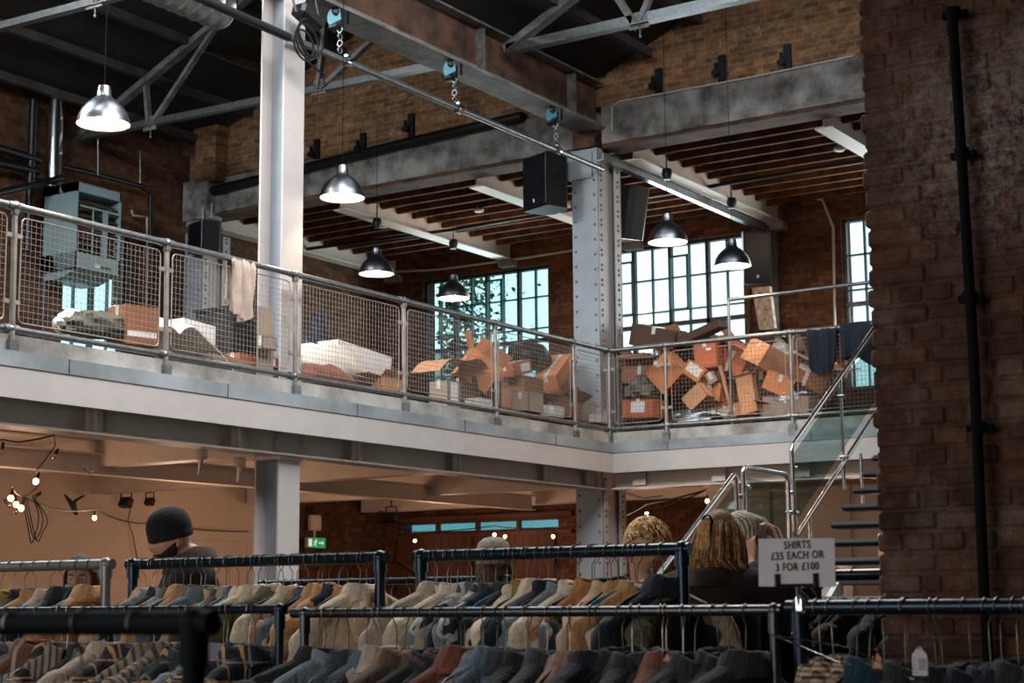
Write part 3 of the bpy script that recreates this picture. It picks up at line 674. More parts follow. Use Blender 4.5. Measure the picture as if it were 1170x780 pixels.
# cardboard boxes and other things piled up on the deck -------------------------------------------------
def rmat(yaw,pitch,roll): return Matrix.Rotation(math.radians(yaw),3,'Z')@Matrix.Rotation(math.radians(pitch),3,'Y')@Matrix.Rotation(math.radians(roll),3,'X')
def carton(label,c,size,rot,m,flaps=1,lab=None,tape=True,op=False,group='cardboard boxes heaped behind the railing',cat='box',name='cardboard_box'):
    """carton: walls, flaps, tape; local z up"""
    t=thing(name,label,cat,c,group); t.rotation_euler=rmat(*rot).to_euler()
    x,y,z=size[0]/2,size[1]/2,size[2]/2; w=.006
    b=MB().bb((-x,-y,-z),(x,y,-z+w)).bb((-x,-y,-z),(-x+w,y,z)).bb((x-w,-y,-z),(x,y,z)).bb((-x,-y,-z),(x,-y+w,z)).bb((-x,y-w,-z),(x,y,z))
    if not op: b.bb((-x,-y,z-w),(x,-.004,z)).bb((-x,.004,z-w),(x,y,z))
    local(t,b,'carton',m)
    if op:
        for s in (-1,1):
            a=math.radians(rnd.uniform(20,60)); L=min(y,.22)
            local(t,MB().prism([(0,0),(math.cos(a)*L,math.sin(a)*L),(math.cos(a)*L,math.sin(a)*L+w),(0,w)],(0,s,0),(0,0,1),(2*x,0,0),(-x,s*y,z)),'flap',m)
        L=min(x,.2); a=math.radians(rnd.uniform(-20,50))
        local(t,MB().prism([(0,0),(math.cos(a)*L,math.sin(a)*L),(math.cos(a)*L,math.sin(a)*L+w),(0,w)],(-1,0,0),(0,0,1),(0,2*y,0),(-x,-y,z)),'flap',m)
    if tape:
        tp=MB()
        if not op: tp.bb((-x-.001,-.025,z),(x+.001,.025,z+.0015)).bb((-x-.0015,-.025,z-.09),(-x,.025,z+.001))
        else: tp.bb((-x-.0015,-.025,-z),(-x,.025,z*.4))
        local(t,tp,'tape',m_tape)
    if lab:
        f,u,v,lw,lh=lab # face, centre offset, size
        lb=MB()
        if f=='x': lb.bb((-x-.003,u-lw/2,v-lh/2),(-x-.0005,u+lw/2,v+lh/2))
        elif f=='y': lb.bb((u-lw/2,-y-.003,v-lh/2),(u+lw/2,-y-.0005,v+lh/2))
        else: lb.bb((u-lw/2,v-lh/2,z+.0005),(u+lw/2,v+lh/2,z+.003))
        local(t,lb,'paper_label',m_label)
    return t
TAN,ORA,BRO,DRK,GRY,RST=m_card
X2=19.15
def at(px,py,dx=0): return onX(px,py,X2+dx)
B=carton
# the heap behind the short railing (x faces the hall)
B('dark brown box lying tipped over on top of the heap beside the riveted column',at(752,386,.5),(.45,.62,.28),(8,-8,14),DRK,lab=None)
B('brown box half crushed under the tipped dark box',at(764,389,.55),(.4,.36,.3),(20,0,-18),BRO)
t=carton('long dark box with a grey lid sloping up near the tall window',at(803,380,.3),(.3,.62,.10),(0,-6,-17),DRK,tape=False,group=None)
B('orange-red carton standing under the sloping dark box',at(811,406,.25),(.34,.30,.36),(6,0,-4),RST,lab=('x',-.05,.06,.07,.04))
B('small orange carton with a white label, tilted on its corner',at(795,425,-.1),(.24,.27,.19),(10,0,36),ORA,lab=('x',.0,.02,.2,.12))
B('tiny beige carton beside the white-labelled orange one',at(813,432,-.12),(.12,.12,.14),(20,0,-28),GRY)
B('plain tan carton balanced on its corner in the middle of the heap',at(797,454,-.22),(.18,.31,.22),(0,0,-38),TAN,tape=False)
B('orange carton with a printed square label, behind the plain tan one',at(816,448,.05),(.28,.32,.24),(0,0,8),ORA,lab=('x',.04,.02,.13,.1))
B('large tan carton with closed flaps on top of the heap by the rail stand',at(877,410,.2),(.42,.50,.30),(-28,24,22),TAN,flaps=1)
B('tan carton tipped on edge leaning against the second railing post',at(893,440,-.1),(.2,.40,.24),(0,0,26),ORA)
B('tall narrow tan carton standing up in front of the rail stand',at(855,452,-.2),(.12,.22,.48),(0,8,-12),TAN,op=True,tape=False)
B('big dark carton tipped open under the navy jacket',at(930,425,.25),(.4,.55,.34),(0,-10,30),BRO,op=True,lab=('x',.05,.05,.16,.07))
B('grey-brown low carton beside the second railing post',at(905,466,0),(.4,.62,.26),(0,0,3),GRY,op=False)
B('wide orange carton with a large flap hanging open beside the riveted column',at(740,424,.3),(.45,.52,.36),(0,0,4),BRO,op=True)
B('tan carton tilted sharply behind the railing post beside the riveted column',at(765,427,.1),(.3,.42,.40),(0,0,-42),ORA)
B('low carton with a white sheet of paper at the foot of the riveted column',at(737,468,-.05),(.38,.46,.24),(0,0,2),RST,lab=('x',.0,.02,.2,.14))
B('rust-brown carton lying beneath the printed orange one',at(818,465,.15),(.34,.42,.2),(12,0,-8),RST)
B('dark red-brown carton open to the hall behind the rail stand',at(843,409,.55),(.36,.45,.40),(0,0,30),RST,op=True)
B('brown carton buried under the large tan one',at(876,446,.45),(.42,.55,.42),(5,0,0),DRK)
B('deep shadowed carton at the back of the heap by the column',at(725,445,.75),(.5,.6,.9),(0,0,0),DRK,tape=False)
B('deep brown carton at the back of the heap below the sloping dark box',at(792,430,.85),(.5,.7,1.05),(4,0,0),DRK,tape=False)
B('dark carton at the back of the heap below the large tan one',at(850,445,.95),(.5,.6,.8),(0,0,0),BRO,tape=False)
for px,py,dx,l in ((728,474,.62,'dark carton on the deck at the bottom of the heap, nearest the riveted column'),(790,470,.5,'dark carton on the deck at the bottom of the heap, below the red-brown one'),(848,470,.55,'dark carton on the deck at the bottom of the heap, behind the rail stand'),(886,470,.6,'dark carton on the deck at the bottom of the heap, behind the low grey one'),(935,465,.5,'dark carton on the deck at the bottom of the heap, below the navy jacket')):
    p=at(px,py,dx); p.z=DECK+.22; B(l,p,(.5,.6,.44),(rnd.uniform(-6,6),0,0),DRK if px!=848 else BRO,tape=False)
B('flattened tan carton sheet leaning against the rail stand',at(829,442,-.1),(.02,.05,.58),(0,0,-14),TAN,tape=False)
B('tan carton corner poking out at the bottom by the rail stand',at(838,470,-.1),(.2,.3,.16),(25,0,-20),TAN)
B('crumpled tan carton below the leaning tan one',at(870,470,-.05),(.24,.3,.14),(35,0,14),ORA,op=True)
# bubble wrap and plastic
def crumple(name,label,cat,c,size,m,seed,amp=.3,group=None,n=26):
    mb=MB(); r=random.Random(seed); off=Vector((r.uniform(0,9),r.uniform(0,9),r.uniform(0,9)))
    mb.ell((0,0,0),(1,1,1),n,n//2)
    vs=[]
    for p in mb.v:
        q=p*(1+amp*noise.noise(p*2.3+off)+amp*.5*noise.noise(p*6+off)); q=Vector((q.x*size[0]/2,q.y*size[1]/2,max(q.z,-.45)*size[2]/1.45)); vs.append(q+Vector(c))
    mb.v=vs; o=mb.build(name,m,None,True,origin=c); return tag(o,label,cat,group)
crumple('bubble_wrap','crumpled clear plastic wrap lying along the foot of the railing',"plastic wrap",at(797,477,-.28),(.3,.85,.2),m_plastic,3)
crumple('plastic_bag','clear plastic bag on the low grey carton','bag',at(905,455,-.05),(.35,.6,.14),m_plastic,4)
crumple('plastic_bag','grey bag stuffed with netting beside the navy jacket','bag',at(893,412,.3),(.35,.45,.32),mat('grey_netting','#8b8f8e',.8,0,.5,16,.6,40),6)
crumple('cloth_bundle','dark bundle of clothes in the shadow beside the column','bundle',at(735,447,.1),(.4,.5,.28),mat('dark_bundle','#3a3430',.9,0,.6,9,.5,30,'#77706a'),8)
# ---- behind the long railing
def al(px,py,y=11.15): return onY(px,py,y)
B('brown box with white tape standing by the second railing post',al(152,374,11.05)+Vector((0,0,0)),(.34,.30,.36),(-12,0,0),BRO,lab=('y',0,-.08,.3,.05),group='boxes along the long railing')
G2='boxes along the long railing'
B('orange-brown box tipped up on its corner behind the mesh',al(545,424,11.2),(.42,.36,.36),(-40,34,8),ORA,op=True,group=G2)
B('long orange box slanting upward next to the riveted column',al(634,425,11.3),(.62,.3,.2),(8,-34,0),ORA,group=G2)
B('dark box in the shade under the tipped orange box',al(538,455,11.35),(.55,.5,.42),(0,0,0),DRK,group=G2)
B('brown box below the black bag',al(590,452,11.35),(.5,.5,.42),(5,0,0),BRO,group=G2)
B('red and tan box lying in front of the black bag',al(587,421,11.25),(.42,.26,.16),(0,-14,0),RST,group=G2,lab=('y',.06,0,.2,.1))
B('pale grey box with a white panel beside the curled cardboard sheet',al(508,452,11.0),(.24,.26,.32),(0,0,0),GRY,group=G2,lab=('y',0,.02,.14,.24))
B('grey box with white tape set down between two railing posts',al(603,460,10.98),(.34,.24,.24),(0,0,0),GRY,group=G2)
B('small white box beside the taped grey box',al(631,470,10.98),(.24,.2,.14),(0,0,6),m_label,group=G2)
B('small white box at the foot of the riveted column',al(684,478,10.95),(.18,.2,.12),(0,0,0),m_label,group=G2)
B('small pale box lying low behind the mesh under the tipped box',al(547,461,10.95),(.3,.2,.1),(6,0,0),m_wsheet,group=G2)
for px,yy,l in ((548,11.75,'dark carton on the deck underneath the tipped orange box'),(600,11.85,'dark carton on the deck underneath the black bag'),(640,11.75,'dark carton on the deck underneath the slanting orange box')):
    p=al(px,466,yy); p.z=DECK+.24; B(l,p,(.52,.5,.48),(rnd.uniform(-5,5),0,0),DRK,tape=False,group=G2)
B('torn brown box heaped against the riveted column',al(640,468,11.2),(.5,.35,.24),(0,8,0),BRO,group=G2,op=True)
B('orange box wedged behind the slanting one',al(645,440,11.6),(.5,.3,.4),(0,-20,0),ORA,group=G2)
B('small tan box beside the mattress bundle',al(440,440,11.05),(.42,.2,.14),(0,0,0),TAN,group=G2,op=True)
B('red and white trainers box near the white column',al(290,413,11.05),(.62,.2,.1),(0,0,0),RST,group=G2,lab=('y',.1,0,.2,.07))
cs=MB(); cs.grid(lambda u,v:(u*1.0-.5,(v-.5)*.4,.22*math.sin(u*2.6)+.04*math.sin(u*9)),20,5); cs.solid(.006)
o=cs
c=al(515,430,11.15); o.v=[p+c for p in o.v]; tag(o.build('cardboard_sheet',TAN,None,origin=c),'curled sheet of tan cardboard draped over the pale grey box','cardboard')
crumple('bin_bag','shiny black bag lying on the boxes near the riveted column','bag',al(605,411,11.5),(.7,.45,.34),m_black,11)
crumple('cloth_heap','dark olive heap of cloth behind the mesh beside the taped box','cloth',al(112,376,11.15),(.75,.4,.22),mat('olive_cloth','#4a4a3c',.9,0,.4,7,.4,30),12)
crumple('cloth_heap','small white heap of cloth at the end of the olive heap','cloth',al(80,372,11.25),(.28,.3,.2),m_wsheet,13)
crumple('mattress_bundle','rolled brown and red bundle lying along the railing','bundle',al(370,436,11.05),(1.0,.34,.26),mat('brown_bundle','#7d4a3a',.9,0,.4,6,.4,30,'#56342b'),14,.15)
crumple('sheet_heap','heap of crumpled white sheets beside the brown bundle','sheets',al(372,418,11.3),(1.0,.4,.34),m_wsheet,15,.2)
carton('long white flat box behind the crumpled sheets',al(405,416,11.6),(.95,.3,.34),(0,5,0),m_wsheet,tape=False,group=None)
carton('white box next to the white column foot',al(350,420,11.5),(.4,.3,.36),(0,0,0),m_wsheet,tape=False,group=None)
# white sheets draped at the foot of the corner column
def drape(u,v):
    x=-.55+1.35*u; h=.52*math.exp(-((u-.15)/.35)**2)+.24*(1-u)*.6+.03*math.sin(u*17+v*3)
    return (x,-.45+.8*v,max(.01,h*(1-abs(v-.5)*.5)+.03*math.sin(v*13+u*5)))
c=onY(212,408,11.35); c.z=DECK; mb=MB().grid(drape,34,18).solid(.012); mb.v=[p+c for p in mb.v]
tag(mb.build('dust_sheet',m_wsheet,None,True,origin=c),'white dust sheet draped over a heap behind the second mesh panel','sheet')
carton('white flat-pack panel standing under the dust sheet',onY(232,392,11.6),(.8,.25,.34),(0,3,0),m_wsheet,tape=False,group=None)
carton('pale plank-like box lying in front of the dust sheet',onY(262,415,11.0),(.7,.2,.07),(0,4,0),m_card[4],tape=False,group=None)
# black crate, board, mirror box
t=thing('plastic_crate','black plastic crate behind the mesh beside the white column','crate',al(270,392,11.5))
ct=MB(); w_,h_=.32,.30
for s in (-1,1): ct.box((s*w_,0,0),(.02,.5,2*h_)).box((0,s*.25,0),(2*w_,.02,2*h_))
ct.box((0,0,-h_),(2*w_,.5,.02))
for k in range(7): ct.box((0,-.265,-h_+.08+k*.085),(2*w_,.015,.02))
local(t,ct,'crate_body',m_black); local(t,MB().box((0,0,h_+.0),(2*w_+.05,.55,.03)),'crate_rim',m_black)
o=MB().box(al(303,394,10.77),(.22,.02,.72)).build('board',m_card[4],None); tag(o,'grey-brown board propped against the foot of the white column','board')
o=carton('small grey box in front of the propped board',al(305,392,10.70),(.2,.06,.12),(0,0,0),GRY,group=None)
# steel-framed chairs
def tubechair(label,c,yaw,jk):
    t=thing('steel_chair',label,'chair',(c.x,c.y,DECK)); t.rotation_euler=(0,0,math.radians(yaw))
    for s in (-1,1):
        local(t,MB().tube([(s*.24,-.2,0),(s*.24,-.2,.46)],.011,8),'leg',m_teal,True); local(t,MB().tube([(s*.24,.2,0),(s*.24,.2,.46),(s*.24,.24,.95)],.011,8),'leg',m_teal,True)
    local(t,MB().tube([(-.24,.24,.95),(.24,.24,.95)],.011,8).tube([(-.24,.23,.8),(.24,.23,.8)],.009,8),'back_rail',m_teal,True)
    local(t,MB().box((0,0,.47),(.46,.44,.03),None,.01),'seat',m_dark)
    return t
tubechair('teal tube chair standing behind the black crate',al(276,388,11.9),8,0)
tubechair('teal tube chair behind the mesh beside the crumpled sheets',al(356,395,11.9),6,1)
# tripod garment stand made of galvanised tube
c=onX(836,480,18.95); c.z=DECK; tp=onX(836,342,18.95)
t=thing('tube_stand','galvanised tube rail stand with a tripod foot behind the short railing','stand',c)
MB().cyl(c+Vector((0,0,.1)),(c.x,c.y,tp.z),.02,n=10).build('pole',m_galv,t,True)
MB().cyl((c.x,c.y,tp.z),(c.x,6.6,tp.z+.02),.024,n=12).build('cross_tube',m_galv,t,True)
for a in (90,210,330):
    q=Vector((.16*math.cos(math.radians(a)),.16*math.sin(math.radians(a)),0)); MB().tube([c+Vector((0,0,.34)),c+q+Vector((0,0,.012))],.011,8).build('leg',m_galv,t,True)
MB().cyl((c.x,6.7,DECK),(c.x,6.7,tp.z),.02,n=10).build('pole',m_galv,t,True)
# pale spotted board on a stand against the back wall
c=onX(879,378,22.5); t=thing('display_pedestal','pale tapered spotted board on a rusty stand in front of the back wall','pedestal',(c.x,c.y,DECK))
p=onX(874,352,22.5)
MB().prism([(-.10,-.30),(.14,-.30),(.08,.32),(-.2,.32)],(0,-1,0),(0,0,1),(.09,0,0),p).build('board',mat('spotted_cream','#cdb49c',.7,0,.5,11,.3,30,'#8b6f58'),t)
MB().box((c.x+.03,c.y,c.z-.06),(.3,.34,.04)).build('ledge',m_cream,t); MB().bb((c.x-.1,c.y-.13,DECK),(c.x+.12,c.y+.13,c.z-.08)).build('stand',m_rust,t)
# clothes slung over the railings
def slung(name,label,axis,u0,u1,c,z,drop_f,drop_b,m,seed,waves=4,amp=.03,taper=0.0,cat='jumper',sl=0.0):
    r=random.Random(seed); ph=[r.uniform(0,6) for _ in range(6)]
    def fn(u,v):
        L=drop_f+drop_b; s=v*L; R=.045
        edge=.04*math.sin(u*9+ph[0])*(1 if v<.15 or v>.85 else .2)
        wav=amp*math.sin(u*waves*2*PI+ph[1]+v*2)+amp*.5*math.sin(u*waves*4.3*PI+ph[2])
        if s<drop_f: d=-R-wav*(1-s/drop_f)**.6*1-.01; zz=z-(drop_f-s)*(1+.15*math.sin(u*5+ph[3])*(1 if 1 else 0)); k=(1-s/drop_f)
        else: d=R+wav*.6*(s-drop_f)/drop_b+.01; zz=z-(s-drop_f); k=(s-drop_f)/drop_b
        arcw=max(0,1-min(abs(s-drop_f),.06)/.06); zz+=.036*arcw; d*=(1-.75*arcw)
        uc=.5+(u-.5)*(1-taper*k); pos=u0+(u1-u0)*uc+sl*k
        return (pos,c+d,zz+edge*.3) if axis=='y' else (c+d,pos,zz+edge*.3)
    mb=MB().grid(fn,30,34).solid(.014); o=mb.build(name,m,None,True,origin=(((u0+u1)/2,c,z) if axis=='y' else (c,(u0+u1)/2,z))); return tag(o,label,cat)
m_knit=mat('beige_knit','#b5a294',.95,0,.2,8,.6,70); m_navy=mat('navy_fleece','#131c29',.95,0,.3,8,.4,50)
xa=onY(262,300,10.63).x; xb=onY(292,300,10.63).x
o=slung('jumper','beige knitted jumper slung over the long railing beside the white column','y',xa,xb-.05,10.632,4.615,.52,.36,m_knit,5,2.2,.045,.15)
sl=slung; 
MB().tube([(xa+.03,10.55,4.58),(xa+.0,10.53,4.3),(xa+.02,10.54,4.08)],[.055,.05,.04],10,True,[.035,.03,.025]).build('sleeve',m_knit,o,True)
ya=onX(957,380,18.6).y; yb=onX(922,380,18.6).y
slung('jacket','navy jacket hung over the short railing beside the second post','x',ya,yb,18.619,4.615,.50,.4,m_navy,9,2,.03,.2,'jacket')
slung('jacket','wide navy coat hung over the short railing where the stair handrail meets it','x',onX(1000,380,18.6).y,onX(960,380,18.6).y,18.619,4.63,.42,.4,m_navy,10,2,.03,.1,'coat')
crumple('jacket','navy jacket thrown over the back of the teal tube chair','jacket',al(356,396,11.85)+Vector((.12,0,0)),(.25,.2,.62),m_navy,21,.2)
# smoke detectors
for px,py,l in ((438,258,'above the two joist-hung lamps'),(547,240,'beside the lintel-hung loudspeaker'),(959,170,'close to the dark brick pier')):
    c=onZ(px,py,7.44); t=tag(MB().lathe([(0,.03),(.05,.03),(.075,.015),(.08,-.005),(.06,-.03),(0,-.035)],c,18).cyl(c+Vector((0,0,.02)),c+Vector((0,0,.06)),.03,n=10).build('smoke_detector',m_white,None,True),'white round ceiling smoke detector '+l,'smoke detector','smoke detectors')
# small black spotlights hung under the white ceiling beams
for px,py,zz,l in ((762,198,7.2,'at the beam nearest the riveted column'),(836,231,7.2,'further along the same beam'),(431,254,7.2,'above the mesh railing'),(518,278,7.2,'above the ivy window')):
    c=onZ(px,py,zz); t=thing('spotlight','small black cone spotlight '+l,'spotlight',c,'ceiling spotlights')
    MB().lathe([(.0,.06),(.06,.06),(.075,.0),(.05,-.09),(.0,-.09)],c,14).build('housing',m_black,t,True); MB().cyl(c+Vector((0,0,.05)),c+Vector((0,0,.26)),.008,n=6).build('stem',m_black,t)
# ivy outside the window and a neighbouring building
r=random.Random(5); iv=MB(); y0=17.5
for k in range(2600):
    a=r.random(); y=17.6-abs(r.gauss(0,.6)); z=4.2+r.random()*3.1
    if z<6.6 and y<16.2 and r.random()<.75: continue
    if y<15.6 and z<6.95: continue
    c=Vector((XB+.75+r.uniform(-.2,.35),y,z)); s=r.uniform(.03,.065); q=rmat(r.uniform(0,360),r.uniform(-70,70),r.uniform(-70,70))
    iv.add([c+q@Vector(p) for p in ((0,-s,0),(s*.7,-.1*s,.1*s),(0,s,0),(-s*.7,-.1*s,.1*s))],[(0,1,2,3)])
o=iv.build('ivy',mat('ivy_leaf','#56824a',.6,0,.5,30,.1,60,'#223d22'),None); o['kind']='stuff'; tag(o,'green ivy growing over the outside of the window','ivy')
t=thing('neighbour_building','pale teal building with a pitched roof seen through the ivy window','building',(34,23.5,0))
MB().bb((33,20.9,0),(39,27,6.5)).build('wall',mat('teal_render','#a5d3d6',.7,0,.1,1),t); MB().prism([(20.6,6.5),(27.3,6.5),(23.9,7.6)],(0,1,0),(0,0,1),(6.4,0,0),(32.8,0,0)).build('roof',m_slab,t)
for y in (21.6,23.2,24.8): MB().bb((32.97,y,4.6),(33.02,y+.9,5.9)).build('window',mat('far_window','#d7e9ea',.3,0,.05),t)
# ================================================================== STAIRCASE
ys,ye=6.75,5.3
t=thing('staircase','open-riser steel staircase with dark treads and stainless handrails beside the dark brick pier','staircase',(15.1,6.0,0))
m_tread=mat('dark_tread','#2d2b2d',.5,.1,.2,4,.15,40)
nz=[]
for i in range(9): nz.append((16.257-.302+.302*i-.302,2.233-.19+.19*i-.19))
for x,z in nz[1:] if False else nz:
    if z<1.8: continue
    MB().box((x+.14,(ys+ye)/2,z-.04),(.32,ys-ye,.07),None,.03).build('tread',m_tread,t)
for i in range(8): MB().box((14.5-.30*i-.16,(ys+ye)/2,1.66-.19*(i+1)-.035),(.31,ys-ye,.07),None,.03).build('tread',m_tread,t)
MB().bb((14.5,ye,1.58),(15.75,ys,1.66)).build('landing',m_tread,t)
for y in (ye+.06,5.95):
    MB().prism([(15.6,1.42),(15.6,1.62),(18.62,3.52),(18.62,3.3)],(1,0,0),(0,0,1),(0,.05,0),(0,y,0)).build('stringer',m_white,t)
    MB().prism([(12.0,-.0),(12.3,.0),(14.6,1.5),(14.6,1.66)],(1,0,0),(0,0,1),(0,.05,0),(0,y,0)).build('stringer',m_white,t)
MB().bb((15.55,ye+.05,0),(15.65,ye+.15,1.58)).bb((14.55,ye+.05,0),(14.65,ye+.15,1.58)).build('landing_leg',m_dark,t)
yr=6.9
def hr(pts,nm,r=.024): return MB().tube(pts,r,12).build(nm,m_steel,t,True)
def rounded(pts,r=.07):
    out=[Vector(pts[0])]
    for a,b,c in zip(pts,pts[1:],pts[2:]):
        a,b,c=Vector(a),Vector(b),Vector(c); p=b+(a-b).normalized()*r; q=b+(c-b).normalized()*r
        for k in range(5): s=k/4; out.append(p*(1-s)**2+b*2*s*(1-s)+q*s*s)
    out.append(Vector(pts[-1])); return out
hr(rounded([(12.2,yr,1.25),(14.409,yr,2.616),(14.47,yr,1.62)]),'handrail')
hr(rounded([(14.58,yr,1.62),(14.58,yr,2.683),(15.60,yr,2.67),(15.60,yr,1.62)]),'handrail')
hr(rounded([(18.62,yr,4.80),(15.71,yr,2.96),(15.73,yr,2.06),(18.62,yr,3.87)]),'handrail')
for px,y0,y1 in ((951,440,530),(972,420,560)):
    a=onY(952 if px==951 else 976,y0,yr-.02); 
hr([(17.05,yr,3.82),(17.05,yr,2.6)],'baluster',.018); hr([(16.1,yr,2.3),(16.1,yr,1.75)],'baluster',.018); hr([(18.3,yr,4.6),(18.3,yr,3.3)],'baluster',.018); hr([(17.3,yr-.1,3.0),(17.3,yr-.1,2.4)],'baluster',.018)
gm=MB()
gm.prism([(15.78,2.24),(18.5,3.93),(18.5,4.62),(15.78,2.9)],(1,0,0),(0,0,1),(0,.01,0),(0,yr-.005,0)); gm.build('glass_panel',m_balu,t)
MB().prism([(14.66,1.72),(15.52,1.72),(15.52,2.58),(14.66,2.58)],(1,0,0),(0,0,1),(0,.01,0),(0,yr-.005,0)).build('glass_panel',m_balu,t)
MB().prism([(12.5,.55),(14.38,1.7),(14.38,2.5),(12.5,1.34)],(1,0,0),(0,0,1),(0,.01,0),(0,yr-.005,0)).build('glass_panel',m_balu,t)
for x,z in ((15.62,2.5),(14.62,2.5),(14.47,2.4),(15.75,2.75),(15.76,2.3),(17.05,3.6),(17.05,2.95),(15.60,2.3)): MB().cyl((x,yr-.05,z),(x,yr+.03,z),.024,n=12).build('glass_clamp',m_chrome,t,True)
# clutter under the mezzanine behind the stairs
for i,(x,y,w,h,mm,l) in enumerate(((20.8,8.9,.9,1.9,m_wsheet,'tall pale cabinet under the mezzanine behind the stair landing'),(21.2,7.7,.7,2.3,m_card[4],'tall grey-brown cabinet under the mezzanine behind the stairs'),(20.6,6.9,.6,1.5,m_wsheet,'low white cabinet under the mezzanine behind the treads'))):
    t2=thing('cabinet',l,'cabinet',(x,y,0))
    MB().bb((x-.25,y-w/2,0),(x+.25,y+w/2,h)).build('carcass',mm,t2)
    for s in (-1,1):
        d=MB().bb((x-.275,y+s*w/4-w/4+.01,.08),(x-.25,y+s*w/4+w/4-.01,h-.03)).build('door',mm,t2); MB().cyl((x-.3,y+s*.05,h*.5),(x-.3,y+s*.05,h*.5+.12),.01,n=8).build('handle',m_chrome,d)
# ================================================================== STRING LIGHTS, SIGN AND OTHER FITTINGS UNDER THE MEZZANINE
WARM=[]
def curvy(ps,n=6):
    P=[Vector(p) for p in ps]; out=[]
    for i in range(len(P)-1):
        a=P[max(i-1,0)]; b=P[i]; c=P[i+1]; d=P[min(i+2,len(P)-1)]
        for k in range(n): u=k/n; out.append(.5*((2*b)+(c-a)*u+(2*a-5*b+4*c-d)*u*u+(3*b-a-3*c+d)*u**3))
    out.append(P[-1]); return out
def bulb(p,lit,label,tilt=(0,0)):
    t=thing('festoon_bulb',label,'light bulb',p,'festoon bulbs under the mezzanine'); t.rotation_euler=(tilt[0],tilt[1],0); t.scale=(.85,)*3
    local(t,MB().cyl((0,0,.0),(0,0,.055),.018,n=10).cyl((0,0,.055),(0,0,.075),.011,n=8),'holder',m_black,True)
    local(t,MB().lathe([(.0,-.062),(.016,-.058),(.027,-.043),(.031,-.028),(.027,-.012),(.016,.002),(.014,.006)],(0,0,0),14),'bulb',m_bulb if lit else m_bulbglass,True)
    if lit: WARM.append(p)
BL=[((63,519),0,2.92,.6,'clear unlit bulb just below the edge beam'),((42,547),1,2.85,.4,'lit bulb halfway down the hanging festoon'),((13,566),1,2.8,.2,'lit bulb uppermost in the bunch of festoon bulbs'),((18,573),1,2.8,-.2,'lit bulb in the middle of the bunch of festoon bulbs'),((25,577.5),1,2.78,.3,'lit bulb lowest in the bunch of festoon bulbs'),((9,575),0,2.8,-.9,'clear bulb pointing sideways out of the bunch'),((19,581),0,2.76,0,'clear bulb under the bunch of festoon bulbs'),((42,566),0,2.84,1.0,'clear bulb on the cord just above the bunch'),((3,513),0,2.95,0,'clear bulb at the very end of the upper festoon cord')]
pts={}
for i,((px,py),lit,z,tl,l) in enumerate(BL):
    p=onY(px,py,11.6+.15*i if i!=8 else 11.4); pts[i]=p; bulb(p,lit,l,(0,tl))
def cord(label,ps,r=.006,m=m_black,nm='festoon_cable'):
    q=[]
    for a,b in zip(ps,ps[1:]):
        for k in range(6): s=k/6; p=Vector(a)*(1-s)+Vector(b)*s; q.append(p-Vector((0,0,.10*(a-b).length*s*(1-s)*.6)))
    q.append(Vector(ps[-1])); return tag(MB().tube(q,r,6).build(nm,m,None,True),label,'cable')
up=Vector((0,0,.08))
cord('black festoon cord from the edge beam down to the bunch of bulbs',[onY(62,497,11.4),pts[0]+up,pts[1]+up,pts[7]+up,pts[4]+up,pts[3]+up,pts[2]+up])
cord('black festoon cord running along the edge beam',[onY(62,497,11.4),onY(20,505,11.4),pts[8]+up,onY(-20,505,11.4)],.008)
c=pts[4]; lp=MB()
for a in (.0,.5,1.0): lp.tube(curvy([c+Vector((.05*a,0,.08)),c+Vector((.1+.1*a,.02,-.2-.1*a)),c+Vector((.16+.12*a,.03,-.33+.1*a)),c+Vector((.22+.1*a,.02,-.1)),c+Vector((.12,0,.09))]),.006,5)
tag(lp.build('festoon_cable',m_black,None,True),'loops of spare black cable hanging beside the bunch of bulbs','cable')
b6=onY(108,589,15.0); bulb(b6,1,'lone lit bulb in front of the cream plaster wall'); 
cord('long black cord sagging across the cream plaster wall',[pts[4]+up,b6+up,onY(175,597,17.6),onY(283,607,18.0)],.01)
FB=[(474,616,23.4,'lit bulb on the boarded doors nearest the exit sign'),(565,609,23.4,'first of two lit bulbs side by side on the boarded doors'),(577,611,23.5,'second of two lit bulbs side by side, nearer the riveted column'),(632,611,23.4,'lit bulb on the boarded doors beside the brick corner'),(739,585,20.4,'lit bulb above the blond shopper'),(808,570,20.0,'lit bulb beside the stair handrail')]
for px,py,x,l in FB: bulb(onX(px,py,x),1,l)
cord('black festoon cord above the boarded doors',[onX(430,596,23.4),onX(474,613,23.4)+up,onX(565,606,23.4)+up,onX(577,608,23.5)+up,onX(632,608,23.4)+up,onX(664,600,23.4)],.01)
cord('pair of black cords fanning out behind the riveted column',[onX(716,588,20.4),onX(739,582,20.4)+up,onX(808,566,20.0)+up,onX(716,596,20.2)],.012)
cord('slack white cable below the short edge beam',[onX(716,563,19.0),onX(735,569,19.0),onX(757,566,19.0)],.014,m_white,'white_cable')
for px,py,x,l in ((391,600,0,'cables')[0:0] or ()): pass
def floodlet(label,p,sc=1):
    t=thing('small_floodlight',label,'floodlight',p,'small black floodlights under the mezzanine')
    local(t,MB().box((0,0,0),(.12*sc,.2*sc,.14*sc),Matrix.Rotation(.4,3,'Y'),.02),'housing',m_black); local(t,MB().tube([(0,-.1*sc,0),(0,-.1*sc,.16*sc),(0,.1*sc,.16*sc),(0,.1*sc,0)],.012*sc,6).cyl((0,0,.16*sc),(0,0,.26*sc),.014*sc,n=6),'bracket',m_black,True)
floodlet('small black floodlight above the white junction box',onY(355,583,17.8),.9); floodlet('small black floodlight under the cross beam next to the strip windows',onX(447,591,22.8),1.1)
floodlet('small black box light above the cream plaster wall',onY(144,574,17.6),1); floodlet('round black spotlight beside the box light on the cream wall',onY(171,573,17.6),.8)
